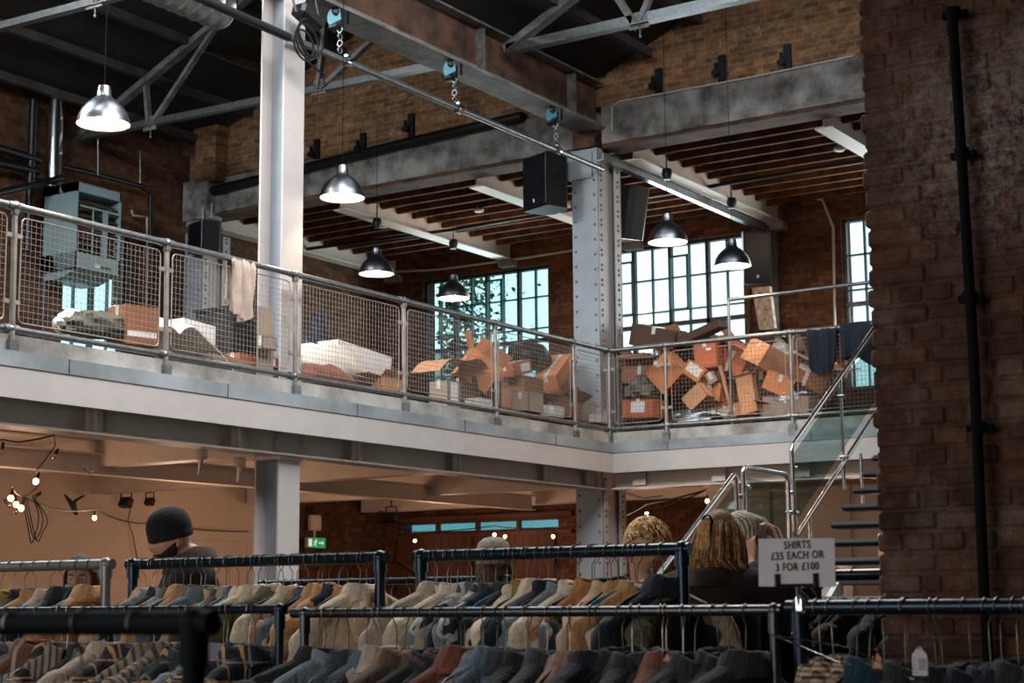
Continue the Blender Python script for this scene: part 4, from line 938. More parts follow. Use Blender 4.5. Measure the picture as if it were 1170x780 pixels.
tag(MB().tube(arc(onX(435,590,22.8),(0,1,0),(0,0,1),.09,0,2*PI,14),.01,6).build('cable_loop',m_black,None,True),'loop of black cable under the cross beam','cable')
tag(MB().tube([onY(150,575,17.9),onY(146,595,18.05),onY(152,612,18.05),onY(157,640,18.05)],.008,5).build('thin_cable',m_rust,None,True),'thin brown cable hanging down the cream plaster wall','cable')
lp=MB()
for a in (0,.35,.6): lp.tube(curvy([onY(74,565,17.2),onY(80+a*8,576,17.2),onY(86+a*2,587,17.2),onY(88,582+a*4,17.2),onY(84+a*4,573,17.2),onY(96,566,17.2)]),.014,5)
tag(lp.build('cable_bundle',m_black,None,True),'black cable bundle tied under the cross beam on the plaster wall','cable')
c=onY(359.5,597,18.15); t=tag(MB().box(c,(.26,.1,.26),None,.02).build('junction_box',m_cream,None),'cream junction box on the brick wall above the exit sign','junction box')
MB().cyl(c-Vector((0,0,.13)),c-Vector((0,0,.28)),.02,n=8).build('conduit',m_cream,t)
c=onY(360,620,18.12); t=thing('exit_sign','green and white lit exit sign with a running figure on the brick wall','exit sign',c)
m_signg=emis('exit_green_glow','#2f9d5c',.75); m_signw=emis('exit_white_glow','#dfeedd',.85)
MB().box(c,(.46,.07,.17),None,.008).build('housing',m_white,t); f=c+Vector((0,-.037,0))
MB().box(f,(.45,.006,.16)).build('face',m_signg,t)
sg=MB(); o=f+Vector((0,-.004,0))
sg.ell(o+Vector((-.02,0,.05)),(.014,.003,.014),10,6)
sg.tube([o+Vector((-.03,0,.03)),o+Vector((-.045,0,-.01))],.013,5).tube([o+Vector((-.045,0,-.01)),o+Vector((-.02,0,-.03)),o+Vector((-.03,0,-.06))],.008,5).tube([o+Vector((-.045,0,-.01)),o+Vector((-.07,0,-.035)),o+Vector((-.095,0,-.04))],.008,5).tube([o+Vector((-.03,0,.03)),o+Vector((0,0,.015)),o+Vector((.015,0,.03))],.006,5).tube([o+Vector((-.03,0,.03)),o+Vector((-.07,0,.025)),o+Vector((-.08,0,0))],.006,5)
sg.box(o+Vector((-.17,0,0)),(.08,.003,.12)); 
sg.box(o+Vector((.09,0,0)),(.09,.003,.022)); sg.prism([(.13,-.04),(.18,0),(.13,.04)],(1,0,0),(0,0,1),(0,.003,0),o)
sg.build('pictogram',m_signw,t)
def gadget(px,py,y,l):
    c=onY(px,py,y); t=thing('ceiling_fitting',l,'fitting',c,'small fittings under the cross beam'); MB().box(c,(.12,.08,.1),None,.015).build('body',m_cream,t); MB().cyl(c-Vector((0,0,.02)),c-Vector((.03,0,.2)),.03,.012,n=10).build('nozzle',m_chrome,t)
gadget(230,519,11.3,'silver-nosed fitting on the edge beam above the man in the beanie'); gadget(274,528,11.5,'pale fitting under the edge beam beside the white column')
tag(MB().tube([onY(96,532,12.5),onY(100,537,12.5),onY(103,540,12.5),onY(104,536,12.5)],.014,6).build('beam_hook',m_chrome,None,True),'little bright hook under the cross beam','hook')
# ================================================================== CLOTHES RACKS
def rack(label,x,y0,y1,z,r,m,posts,group='clothes racks'):
    """rail along y at height z"""
    t=thing('clothes_rack',label,'clothes rack',(x,(y0+y1)/2,0),group)
    MB().cyl((x,y0-.02,z),(x,y1+.02,z),r,n=16).build('rail',m,t,True)
    for y in posts:
        p=MB().cyl((x,y,.09),(x,y,z),r*.95,n=14).ell((x,y,z),(r*1.3,r*1.3,r*1.3),12,8).build('upright',m,t,True)
        MB().cyl((x,y,z-.06),(x,y,z-.0),r*1.22,n=14).build('fitting',m,p,True)
        MB().cyl((x-.28,y,.1),(x+.28,y,.1),r*.9,n=12).build('foot',m,t,True)
        for s in (-1,1): MB().cyl((x+s*.26,y-.015,.04),(x+s*.26,y+.015,.04),.04,n=12).build('caster',m_black,t,True)
    MB().cyl((x,y0,.12),(x,y1,.12),r*.8,n=12).build('base_rail',m,t,True)
    return t
m_railb=mat('teal_sheened_black_tube','#1d2a33',.28,.6,.2,8,.05,60)
m_railg=mat('grey_tube','#84807f',.4,.5,.25,8,.1,60)
m_railc=mat('worn_steel_tube','#4f5052',.3,.9,.3,10,.08,60)
RX2,RZ2=4.06,1.372; RX3,RZ3=5.4,1.585
rack('long steel front rack with dark jackets, ending beside the price sign',RX2,1.845,3.43,1.372,.0145,m_railc,(1.845,3.40))
rack('front rack of plaid and striped shirts in front of the grey rack',RX2,3.50,5.3,1.385,.0145,m_railb,(3.50,5.28))
rack('black front rack of dark garments in front of the brick pier',RX2-.0,.30,1.79,1.378,.019,m_railb,(.34,1.775))
rack('black rack of tan and beige jackets in front of the man in the beanie',RX3,4.128,5.512,1.585,.023,m_railb,(4.14,5.50))
rack('black rack of mixed jackets in front of the riveted column',RX3,2.79,3.95,1.585,.023,m_railb,(2.80,3.94))
rack('pale grey rack with an olive jacket in front of the plaster wall',RX3+.05,5.70,7.4,1.592,.024,m_railg,(5.72,7.38))
rack('out-of-focus black rack nearest the camera',1.78,1.675,3.2,1.364,.0172,m_nearblack,(1.69,3.18))
rack('steel rack of dark jackets beside the foot of the stairs',7.0,2.1,3.0,1.515,.026,m_railc,(2.98,2.12))
rack('distant dark rack glimpsed between two black racks',7.5,4.9,6.6,1.535,.02,m_railb,(4.92,6.58))
# ---- cloth
def cloth(name,kind,h1,h2='#222222',h3='#888888',sc=1,rough=.9):
    t=NT(name); v=t.co(); s=t.n('ShaderNodeSeparateXYZ'); t.l(v,s.inputs[0]); c1=lin(h1); c2=lin(h2); c3=lin(h3)
    def band(src,freq,w,off=0):
        return t.math('LESS_THAN',t.math('FRACT',t.math('ADD',t.math('MULTIPLY',src,freq*sc),off+100)),w)
    f=t.noise(v,7,5); 
    if kind=='plain': col=t.ramp(f,[(.3,shade(c1,.72)),(.7,shade(c1,1.12))])
    elif kind=='wash': col=t.ramp(f,[(.3,c2),(.72,c1)])
    elif kind=='plaid':
        a=band(s.outputs['X'],14,.5); b=band(s.outputs['Z'],14,.5); col=t.mix(t.math('MULTIPLY',t.math('ADD',a,b),.5),c1,c2)
        l=t.math('MAXIMUM',band(s.outputs['X'],14,.09,.3),band(s.outputs['Z'],14,.09,.3)); col=t.mix(t.math('MULTIPLY',l,.8),col,c3)
        l=t.math('MAXIMUM',band(s.outputs['X'],7,.05,.55),band(s.outputs['Z'],7,.05,.55)); col=t.mix(l,col,lin('#b98a52'))
    elif kind=='check':
        a=band(s.outputs['X'],72,.5); b=band(s.outputs['Z'],72,.5); col=t.mix(a,t.mix(b,c1,c3),t.mix(b,c3,c2))
    elif kind=='stripe': col=t.mix(band(s.outputs['X'],44,.42),c1,c2)
    elif kind=='camo': col=t.ramp(t.noise(v,11,2,.4),[(0,c2),(.46,c1),(.56,c3)],'CONSTANT')
    g=t.noise(v,180,3); w=t.n('ShaderNodeTexWave',wave_type='BANDS'); w.inputs['Scale'].default_value=26 if kind=='knit' else 60; w.inputs['Distortion'].default_value=2; t.l(v,w.inputs['Vector'])
    col=t.mix(1,col,t.ramp(t.noise(v,28,4),[(.25,(.72,.72,.72,1)),(.75,(1.15,1.15,1.15,1))]),'MULTIPLY')
    k=t.noise(t.co('Object',(1.0,1.6,.55),(.3,.5,.2)),21,3,.55); k=t.math('ABSOLUTE',t.math('SUBTRACT',k,.5)); k=t.math('MULTIPLY',k,-5.0)
    b=t.bsdf(col,rough,0,t.math('ADD',g,w.outputs['Fac']),.25,.003,.3,.12)
    p=t.n('ShaderNodeBump'); p.inputs['Strength'].default_value=.38; p.inputs['Distance'].default_value=.012; t.l(k,p.inputs['Height']); o=b.inputs['Normal'].links[0].from_node; t.l(p.outputs[0],o.inputs['Normal']); return t.m
FAB={
 'beige':(cloth('beige_cotton','plain','#d2ab86'),'beige'),'cream':(cloth('cream_cotton','plain','#dfc7aa'),'cream'),'tan':(cloth('tan_suede','plain','#c08c5a'),'tan'),
 'camel':(cloth('camel_wool','plain','#b4763f'),'camel brown'),'ochre':(cloth('ochre_canvas','plain','#9c7636'),'ochre'),'olive':(cloth('olive_drill','plain','#5b5338'),'olive'),
 'stone':(cloth('stone_cotton','plain','#b9a490'),'stone grey'),'grey':(cloth('grey_denim','wash','#8d9298','#5d636a'),'pale grey denim'),'denim':(cloth('blue_denim','wash','#66747f','#3b4650'),'washed blue denim'),
 'ddenim':(cloth('dark_denim','wash','#3f4247','#282b30'),'dark denim'),'black':(cloth('black_wool','plain','#1d1e20'),'black'),'char':(cloth('charcoal_wool','plain','#2f2e2f'),'charcoal'),
 'navy':(cloth('navy_wool','plain','#1f242d'),'navy'),'rust':(cloth('rust_corduroy','plain','#7a4634'),'rust red'),'pink':(cloth('dusty_pink_cord','plain','#a07a6b'),'dusty pink'),
 'brown':(cloth('brown_leather','plain','#5a4230'),'brown'),'dbrown':(cloth('dark_brown_leather','plain','#3c2f27'),'dark brown'),'plum':(cloth('plum_pattern','camo','#2c282e','#1b1a1d','#54404a'),'dark plum patterned'),
 'plaid':(cloth('dark_plaid','plaid','#2b2c33','#15161a','#8d8379'),'dark plaid'),'plaidr':(cloth('red_plaid','plaid','#4a2a28','#1a1a1e','#a08f7c'),'red plaid'),'stripe':(cloth('brown_stripe','stripe','#8a7864','#443a33'),'brown striped'),
 'check':(cloth('houndstooth','check','#d0b090','#2a2321','#8a7057'),'houndstooth check'),'camo':(cloth('snow_camo','camo','#b8b3ab','#2f3135','#77767a'),'grey camouflage'),'teal':(cloth('dark_teal','plain','#1f3f4a'),'dark teal')}
# ---- garment shapes (local frame: rail centre at the origin, width along x, hanging down)
DZ=-.042
def garment_meshes(seed,kind):
    r=random.Random(seed); off=Vector((r.uniform(0,50),r.uniform(0,50),r.uniform(0,50)))
    hw={'jacket':.222,'shirt':.205,'coat':.232}[kind]; L={'jacket':.66,'shirt':.72,'coat':.98}[kind]; th={'jacket':.048,'shirt':.036,'coat':.054}[kind]
    z0=-.095+DZ; sl_=r.uniform(.50,.72)
    def crease(p): # soft cloth folds
        q=Vector((p.x*5,p.y*5,p.z*5)); a=1-abs(noise.noise(q*1.3+off)); b=1-abs(noise.noise(Vector((p.x*22,p.y*9,p.z*9))+off*2)); return (a*a*.6+b*b*.4)
    us=[.055,.066,.095,.125,.155,.185,hw-.018,hw-.004,hw]; rows=[]
    for u in us:
        k=(u-.06)/(hw-.06); rows.append((u,.038+.006*min(1,k*3),z0+.004-sl_*(u-.06)-.02*max(0,k-.75)*4*.6))
    zs=rows[-1][2]
    for k in range(1,15):
        f=k/14; rows.append((hw-.014*math.sin(f*PI)+.012*f,.044+(th-.044)*min(1,f*3),zs-.012-(L-.1)*f))
    n=56; mb=MB(); vs=[]
    for j,(a,b,z) in enumerate(rows):
        for i in range(n):
            t=2*PI*i/n; c,s=math.cos(t),math.sin(t); e=.8
            x=a*math.copysign(abs(c)**e,c); y=b*math.copysign(abs(s)**e,s)
            p=Vector((x,y,z)); w=min(1,max(0,(j-1)/4)); h=min(1,max(0,(j-8)/6))
            fold=math.sin(x*40+off.x+z*4)*.5+math.sin(x*77+off.y-z*6)*.3
            y+=math.copysign(1,s)*abs(s)*(.012*h*fold+.020*w*(crease(p)-.5))+.022*h*noise.noise(p*6+off)
            x+=.010*h*noise.noise(p*6+off*1.3)
            vs.append((x,y,z+.010*w*(crease(p*1.4)-.5)*(1-h)))
    m=len(rows); fs=[(j*n+i,j*n+(i+1)%n,(j+1)*n+(i+1)%n,(j+1)*n+i) for j in range(m-1) for i in range(n)]
    mb.add(vs,fs); body=mb.mesh('garment_body',None,Vector((0,0,0)),True,False)
    sl=[]
    for s in (-1,1):
        kx=r.uniform(-.012,.018); ky=r.uniform(-.03,.03)
        P=[(s*(hw-.040),0,zs+.004),(s*(hw-.016),0,zs-.012),(s*(hw+.004),ky*.1,zs-.045),(s*(hw+.016),ky*.3,zs-.10),(s*(hw+.022+kx),ky*.6,zs-.19),(s*(hw+.020+kx),ky,zs-.30),(s*(hw+.012+kx),ky*1.2,zs-.42),(s*(hw+.004),ky*1.3,zs-.52),(s*(hw+.0),ky*1.3,zs-.58)]
        R=[.020,.036,.050,.056,.056,.052,.048,.045,.046]; Q=[.034,.044,.047,.046,.043,.041,.038,.037,.038]
        b=MB(); pts=[]; rr=[]; qq=[]
        for i in range(len(P)-1):
            for k in range(4):
                f=k/4; pts.append(Vector(P[i]).lerp(Vector(P[i+1]),f)); rr.append(R[i]+(R[i+1]-R[i])*f); qq.append(Q[i]+(Q[i+1]-Q[i])*f)
        pts.append(Vector(P[-1])); rr.append(R[-1]); qq.append(Q[-1])
        b.tube(pts,rr,20,True,qq,up=(1,0,0))
        nv=[]
        for p in b.v:
            d=crease(p*1.2+Vector((0,0,s)))-.5; zz=p.z; rad=Vector((p.x-s*(hw+.01),p.y,0))
            nv.append(p+rad*(d*.38)+Vector((0,.009*math.sin(zz*58+off.x+p.x*26),.004*d)))
        b.v=nv
        sl.append(b.mesh('sleeve',None,Vector((0,0,0)),True,False))
    c=MB(); nc=30; hgt=r.uniform(.026,.044); wd=r.uniform(.018,.034); prof=[(.056,.038,z0-.006,0),(.058,.040,z0+hgt*.8,0),(.062,.044,z0+hgt,0),(.070,.052,z0+hgt*.86,0),(.062+wd,.046+wd*.8,z0-.006,.01),(.068+wd*1.25,.048+wd*.9,z0-.028,.04)]
    gap=.30; cv=[]
    for a,b,z,dr in prof:
        for i in range(nc):
            t=-PI/2+gap+(2*PI-2*gap)*i/(nc-1); fr=max(0,-math.sin(t)); ww=.006*noise.noise(Vector((math.cos(t)*2,math.sin(t)*2,z*20))+off)
            cv.append((a*math.cos(t)+ww,b*math.sin(t)-.01*fr+ww,z-fr*(.025+dr)-abs(math.cos(t))*.016*(1 if dr else 0)+ww))
    c.add(cv,[(j*nc+i,j*nc+i+1,(j+1)*nc+i+1,(j+1)*nc+i) for j in range(len(prof)-1) for i in range(nc-1)]); c.solid(.004)
    col=c.mesh('collar',None,Vector((0,0,0)),True,False)
    pk=MB(); pv=[]
    for j in range(10):
        z=z0-.04-(L-.14)*j/9; yb=-(.044+(th-.044)*min(1,j/3))-.014
        for x in (-.02,.02): pv.append((x+.006*noise.noise(Vector((0,0,z*9))+off),yb,z))
    pk.add(pv,[(2*j,2*j+1,2*j+3,2*j+2) for j in range(9)]).solid(.005)
    plk=pk.mesh('placket',None,Vector((0,0,0)),True,False)
    for me in (body,col,plk,*sl): me.materials.append(FAB['black'][0])
    return body,col,plk,sl
VAR={k:[garment_meshes(s*7+i*31,k) for i in range(5)] for s,k in enumerate(('jacket','shirt','coat'))}
def hanger_mesh(kind,rad,ext):
    h=MB(); R=rad+.0028
    path=[Vector((R*math.cos(a),0,R*math.sin(a))) for a in [PI*1.12-k*(PI*1.35)/14 for k in range(15)]]
    path+=[Vector((R*.55,0,-R-.008)),Vector((.002,0,-R-.02)),Vector((0,0,-.06-ext)),Vector((0,0,-.098+DZ-ext))]
    h.tube(path,.0019,6)
    b=MB()
    if kind=='wire':
        b.tube([(-.20,0,-.185),(-.16,0,-.155),(0,0,-.098),(.16,0,-.155),(.20,0,-.185),(.18,0,-.196),(0,0,-.198),(-.18,0,-.196),(-.20,0,-.185)],.0022,6)
    else:
        b.tube([(-.205,0,-.188),(-.16,0,-.158),(-.08,0,-.12),(0,0,-.100),(.08,0,-.12),(.16,0,-.158),(.205,0,-.188)],[.006,.011,.013,.014,.013,.011,.006],10,True,[.006,.006,.007,.008,.007,.006,.006],up=(0,0,1))
        b.tube([(-.17,0,-.168),(0,0,-.176),(.17,0,-.168)],.004,6)
    b.v=[p+Vector((0,0,DZ-ext)) for p in b.v]
    out=h.mesh('hook',None,Vector((0,0,0)),True),b.mesh('hanger_bar',None,Vector((0,0,0)),True)
    for me in out: me.materials.append(m_hook)
    return out
m_wood2=mat('pale_hanger_wood','#9c7650',.45,0,.2,10)
HM={}
def link(nm,me,parent,m):
    o=bpy.data.objects.new(nm,me); COL.objects.link(o); o.parent=parent
    o.material_slots[0].link='OBJECT'; o.material_slots[0].material=m; ORG[o.name]=Vector((0,0,0)); return o
NG=0; EXT=0
def hang(x,y,z,r,fab,kind,desc,where,rz,hk,sc=1.0,tilt=0,group='garments',hgroup='hangers',back=False):
    global NG
    body,col,plk,sl=VAR[kind][(NG*7+NG//5)%5]; NG+=1
    m,cn=FAB[fab]; ext=EXT; p=(x,y,z)
    b=link(kind,body,None,m); b.location=(x,y,z-ext); rot=(0,tilt,rz+(PI if back else 0)); b.rotation_euler=rot; b.scale=(sc,1,1)
    tag(b,'%s %s, %s'%(cn,kind,where),kind,group)
    link('collar',col,b,m); 
    link('placket',plk,b,m)
    for s in sl: link('sleeve',s,b,m)
    hk2=('wire' if hk=='wire' else 'bar',r,ext)
    if hk2 not in HM: HM[hk2]=hanger_mesh(*hk2)
    hb,hm=HM[hk2]
    hm2={'wire':m_hook,'black':m_black,'wood':m_wood2,'teal':m_teal}[hk]
    t=link('clothes_hanger',hm,None,hm2); t.location=p; t.rotation_euler=rot
    tag(t,'%s hanger, %s'%({'wire':'wire','black':'black plastic','wood':'wooden','teal':'teal plastic'}[hk],where),'clothes hanger',hgroup)
    link('hook',hb,t,m_hook)
    return b
def fill(x,z,r,y0,y1,fabs,kinds,rackname,end,group,seed,hks=('wire','wire','black','wood'),rng=20):
    """garments from y0 to y1; fabs listed from y0"""
    q=random.Random(seed); out=[]; k0=min(34,int(len(fabs)*1.4)) if len(fabs)>18 else len(fabs)
    while len(fabs)<k0: fabs.insert(q.randrange(1,len(fabs)),q.choice(fabs))
    n=len(fabs)
    for i,f in enumerate(fabs):
        y=y0+(y1-y0)*(i+.5)/n+q.uniform(-.02,.02); k=kinds[i%len(kinds)]
        k={'j':'jacket','s':'shirt','c':'coat'}[k]
        out.append(hang(x,y,z,r,f,k,'','%s from %s of the %s'%(ORD[i+1],end,rackname),math.radians(q.uniform(-rng-16,rng-16)),q.choice(hks),q.uniform(.86,1.10),q.uniform(-.10,.10),group,group.replace('garments','hangers'),q.random()<.35))
    return out
# y increases towards the picture's outer side of each rack; lists run from the end named in the label
fill(RX2,1.372,.0145,1.90,3.38,'char black char ddenim char black ddenim char black char navy pink dbrown ddenim char black denim grey rust rust plum plum olive brown ochre stone denim ddenim grey black grey'.split(),'jjjjjcjjjjjsjjjjjjjjjjjjjjjjjjj','steel front rack','the sign end','garments on the steel front rack',1,('wire','wire','wire','black'))
fill(RX2,1.385,.0145,3.55,5.22,'plaid plaid ddenim plaid black plaidr stone stripe navy stripe char plaid rust grey plum stripe navy black plaid char olive stripe'.split(),'sssjsssjssjsssj','plaid-shirt rack','the inner post','garments on the plaid-shirt rack',2,('wire',))
EXT=.028
fill(RX2,1.378,.019,.40,1.74,'black char navy black black char black stone beige char black navy black teal black char navy black dbrown char navy check check check'.split(),'jjsjjsjjsj','dark front rack','the brick-pier end','garments on the front rack by the brick pier',3,('wire','wire','wire','black'),9)
EXT=0
fill(RX3,1.585,.023,4.19,5.46,'cream navy tan beige tan cream beige olive beige cream cream denim stone brown olive beige tan olive grey black beige stone'.split(),'jjjjcjjjjj','tan-jacket rack','the exit-sign end','garments on the tan-jacket rack',4,('black','teal','black','wire','wood'))
fill(RX3,1.585,.023,2.84,3.90,'navy olive tan camel grey black beige camel cream grey ochre navy camel ochre black dbrown black camo camo stone camel cream cream'.split(),'jjjjjcjjjj','mixed-jacket rack','the ponytailed woman\'s end','garments on the mixed-jacket rack',5,('black','teal','black','wire'))
fill(RX3+.05,1.592,.024,5.76,7.0,'tan navy black stone tan black ochre ochre dbrown black char olive black navy'.split(),'jjjcjj','pale grey rack','the free post','garments on the pale grey rack',6,('wire','teal','black'))
fill(1.78,1.364,.0172,1.74,3.0,'black plaid char navy stripe black dbrown char plaid black'.split(),'ssjsj','out-of-focus rack','the visible post','garments on the out-of-focus rack',7,('wire',))
fill(7.0,1.515,.026,2.2,2.92,'black dbrown black char black navy dbrown black'.split(),'jjj','stair-foot rack','the pier end','garments on the stair-foot rack',8,('black','wire'))
fill(7.5,1.535,.02,5.0,6.5,'beige stone brown grey black cream tan black stone brown navy char'.split(),'jjj','distant dark rack','the inner end','garments on the distant rack',9,('black','teal'))
# ---- price sign on its clip
c0=onX(868.5,617.5,RX2-.03); c1=onX(952.5,668,RX2-.03); c=(c0+c1)/2; W_=abs(c0.y-c1.y); H_=abs(c0.z-c1.z)
t=thing('price_sign','white paper price sign for shirts clipped above the front rack','price sign',(RX2,c.y-.0,1.395))
MB().box(c,(.0012,W_+.012,H_+.006),Matrix.Rotation(math.radians(1.2),3,'X')).build('paper',m_paper,t)
for i,(tx,py,s) in enumerate((('SHIRTS',622.5,.029),('£35 EACH OR',634.5,.029),('3 FOR £100',647.5,.029))):
    cu=bpy.data.curves.new('lettering_text','FONT'); cu.body=tx; cu.size=.0275; cu.align_x='CENTER'; cu.align_y='CENTER'; cu.extrude=.0004; cu.offset=.0005; cu.space_character=1.12; cu.resolution_u=3
    q=bpy.data.objects.new('lettering_text',cu); COL.objects.link(q); bpy.context.view_layer.update()
    me=bpy.data.meshes.new_from_object(q.evaluated_get(bpy.context.evaluated_depsgraph_get())); bpy.data.objects.remove(q); bpy.data.curves.remove(cu)
    for v_ in me.vertices: v_.co.x*=.78
    me.materials.clear(); me.materials.append(m_ink); o=bpy.data.objects.new('lettering',me); COL.objects.link(o); o.parent=t
    w=onX(910.5,py,RX2-.033); o.location=w-ORG[t.name]; o.rotation_euler=Matrix(((0,0,-1),(-1,0,0),(0,1,0))).to_euler(); o.rotation_euler.rotate_axis('Z',math.radians(1.2))
k=MB(); z0=c.z-H_/2
for s in (-1,1): k.cyl((RX2-.035,c.y+s*.052,z0+.03),(RX2-.035,c.y+s*.052,z0-.002),.007,n=8)
k.tube([(RX2-.03,c.y+.06,z0+.0),(RX2-.03,c.y-.06,z0+.0)],.005,8); k.build('clip_bar',m_blackmetal,t,True)
MB().cyl((RX2-.02,c.y,1.38),(RX2-.028,c.y,z0),.005,n=8).box((RX2,c.y,1.385),(.05,.035,.05),None,.01).build('stem',m_chrome,t,True)
# ---- swing tags and price ticket
def swing(label,p,w,h,m,code):
    t=thing('swing_tag',label,'swing tag',p); rr=Matrix.Rotation(math.radians(-8),3,'X')
    MB().prism([(-w/2,-h),(w/2,-h),(w/2,-.02),(w/2-.016,0),(-w/2+.016,0),(-w/2,-.02)],(0,1,0),(0,0,1),(.0012,0,0),p).build('card',m,t)
    MB().tube([p+Vector((-.001,0,-.008)),p+Vector((.0,.004,.03))],.0012,5).build('string',m_ink,t)
    if code:
        b=MB()
        for i in range(9): b.box(p+Vector((-.0006,-.006+.0,-h*.42-i*.0032)),(.0006,.018,.0018 if i%2 else .001))
        for i in range(5): b.box(p+Vector((-.0006,.012,-h*.4-i*.008)),(.0006,.01,.0012))
        b.build('printing',m_ink,t)
swing('cream swing tag with printed lines on the front rack by the brick pier',onX(1050,738,RX2-.24),.036,.066,m_paper,True)
swing('blank brown tag hanging from a jacket on the steel front rack',onX(761,741,RX2-.25),.018,.03,m_card[0],False)
swing('small brown tag among the dark garments by the brick pier',onX(1001,741,RX2-.23),.022,.045,m_card[0],False)
# loose wire hanger strung across the checked shirts
t=tag(MB().tube([onX(882,725,RX2-.26),onX(968,739,RX2-.26),onX(1046,776,RX2-.26),onX(960,757,RX2-.26),onX(882,725,RX2-.26)],.0016,6).tube([onX(968,739,RX2-.26),onX(974,728,RX2-.26),onX(982,722,RX2-.26)],.0016,6).build('loose_hanger',m_chrome,None,True),'loose wire hanger lying askew across the houndstooth shirts','clothes hanger')
# ================================================================== PEOPLE
DG=bpy.context.evaluated_depsgraph_get
def evalmesh(me,mods):
    o=bpy.data.objects.new('tmp_shape',me); COL.objects.link(o)
    for ty,kw in mods:
        m=o.modifiers.new(ty,ty)
        for a,b in kw.items(): setattr(m,a,b)
    bpy.context.view_layer.update(); ev=o.evaluated_get(DG()); q=ev.to_mesh()
    vs=[v.co.copy() for v in q.vertices]; fs=[tuple(p.vertices) for p in q.polygons]; ev.to_mesh_clear(); bpy.data.objects.remove(o); bpy.data.meshes.remove(me); return vs,fs
def skin(chains,root=0,sub=1):
    """chains: list of [(pos, radius),...]; first point of the first chain is the root; points with equal position are shared"""
    bm=bmesh.new(); lay=bm.verts.layers.skin.verify(); idx={}
    def V(p,r):
        k=tuple(round(c,4) for c in p)
        if k not in idx:
            v=bm.verts.new(p); v[lay].radius=(r,r) if not isinstance(r,tuple) else r; v[lay].use_root=not idx; idx[k]=v
        return idx[k]
    for ch in chains:
        prev=None
        for p,r in ch:
            v=V(p,r)
            if prev is not None and prev is not v and not bm.edges.get((prev,v)): bm.edges.new((prev,v))
            prev=v
    me=bpy.data.meshes.new('tmp'); bm.to_mesh(me); bm.free()
    return evalmesh(me,[('SKIN',{}),('SUBSURF',{'levels':sub,'render_levels':sub})])
def remesh(vs,fs,vox):
    me=bpy.data.meshes.new('tmp'); me.from_pydata([tuple(v) for v in vs],[],fs)
    return evalmesh(me,[('REMESH',{'mode':'VOXEL','voxel_size':vox,'use_smooth_shade':True}),('SMOOTH',{'iterations':2,'factor':.4})])
def headmesh():
    """face towards +x, centre at the origin, about .225 tall"""
    mb=MB(); n,m=40,30; vs=[]
    def g(a,b,s): return math.exp(-((a-b)/s)**2)
    for j in range(m+1):
        t=PI*j/m; z=math.cos(t)
        for i in range(n):
            a=2*PI*i/n-PI; rr=math.sin(t)
            x=.098*rr*math.cos(a); y=.076*rr*math.sin(a); zz=.118*z
            fr=max(0,math.cos(a))**1.5*rr
            if zz<-.03: # jaw narrows
                k=(-zz-.03)/.09; y*=1-.32*k; x=x*(1-.12*k)+(.012*k if x>0 else .03*k)
            d=0; ya=abs(a)
            d+=.024*g(a,0,.13)*g(zz,-.018,.020)+.014*g(a,0,.10)*g(zz,.008,.022)     # nose
            d-=.009*g(ya,.42,.17)*g(zz,.014,.016)                                    # eye sockets
            d+=.005*g(ya,.38,.25)*g(zz,.038,.010)                                    # brow
            d+=.006*g(a,0,.20)*g(zz,-.054,.007)+.006*g(a,0,.18)*g(zz,-.068,.007)-.003*g(a,0,.22)*g(zz,-.061,.003)  # lips
            d+=.009*g(a,0,.30)*g(zz,-.098,.018)                                      # chin
            d+=.004*g(ya,.75,.25)*g(zz,-.018,.025)                                   # cheek
            vs.append((x+d*math.cos(a),y+d*math.sin(a)*.8,zz))
    mb.add(vs,[(j*n+i,(j+1)*n+i,(j+1)*n+(i+1)%n,j*n+(i+1)%n) for j in range(m) for i in range(n)])
    for s in (-1,1):
        mb.ell((-.008,s*.076,-.004),(.020,.010,.032),10,8,Matrix.Rotation(s*-.35,3,'Z')); mb.ell((-.004,s*.080,-.026),(.010,.007,.012),8,6)
    return mb
def handmesh(wrist,d,nrm,side,curl=.5):
    """hand from the wrist along d, palm facing nrm; five separate fingers"""
    d=d.normalized(); nrm=(nrm-d*nrm.dot(d)).normalized(); s=d.cross(nrm)*side; mb=MB()
    P=lambda a,b,c: wrist+d*a+s*b+nrm*c
    mb.tube([P(-.02,0,0),P(.02,0,0),P(.06,.0,0),P(.095,0,0)],[.026,.036,.041,.039],12,True,[.02,.015,.014,.013],up=s)
    for b,L,c in ((.030,.072,.9),(.010,.080,1),(-.011,.075,1.05),(-.030,.058,1.1)):
        p=P(.085,b,0); ang=0; pts=[P(.06,b*.9,0),p]
        for k,l in enumerate((.45,.32,.23)):
            ang+=curl*c*(.8 if k==0 else .6); p=p+(d*math.cos(ang)+nrm*math.sin(ang))*L*l; pts.append(p)
        mb.tube(pts,[.009,.0095,.009,.008,.0065],8); mb.ell(pts[-1],(.0065,.0065,.0065),8,6)
    pts=[P(.015,.028,.004),P(.04,.05,.012),P(.065,.062,.022+.02*curl),P(.09,.062,.036+.02*curl)]
    mb.tube(pts,[.013,.012,.0105,.008],8); mb.ell(pts[-1],(.008,.008,.008),8,6); return mb
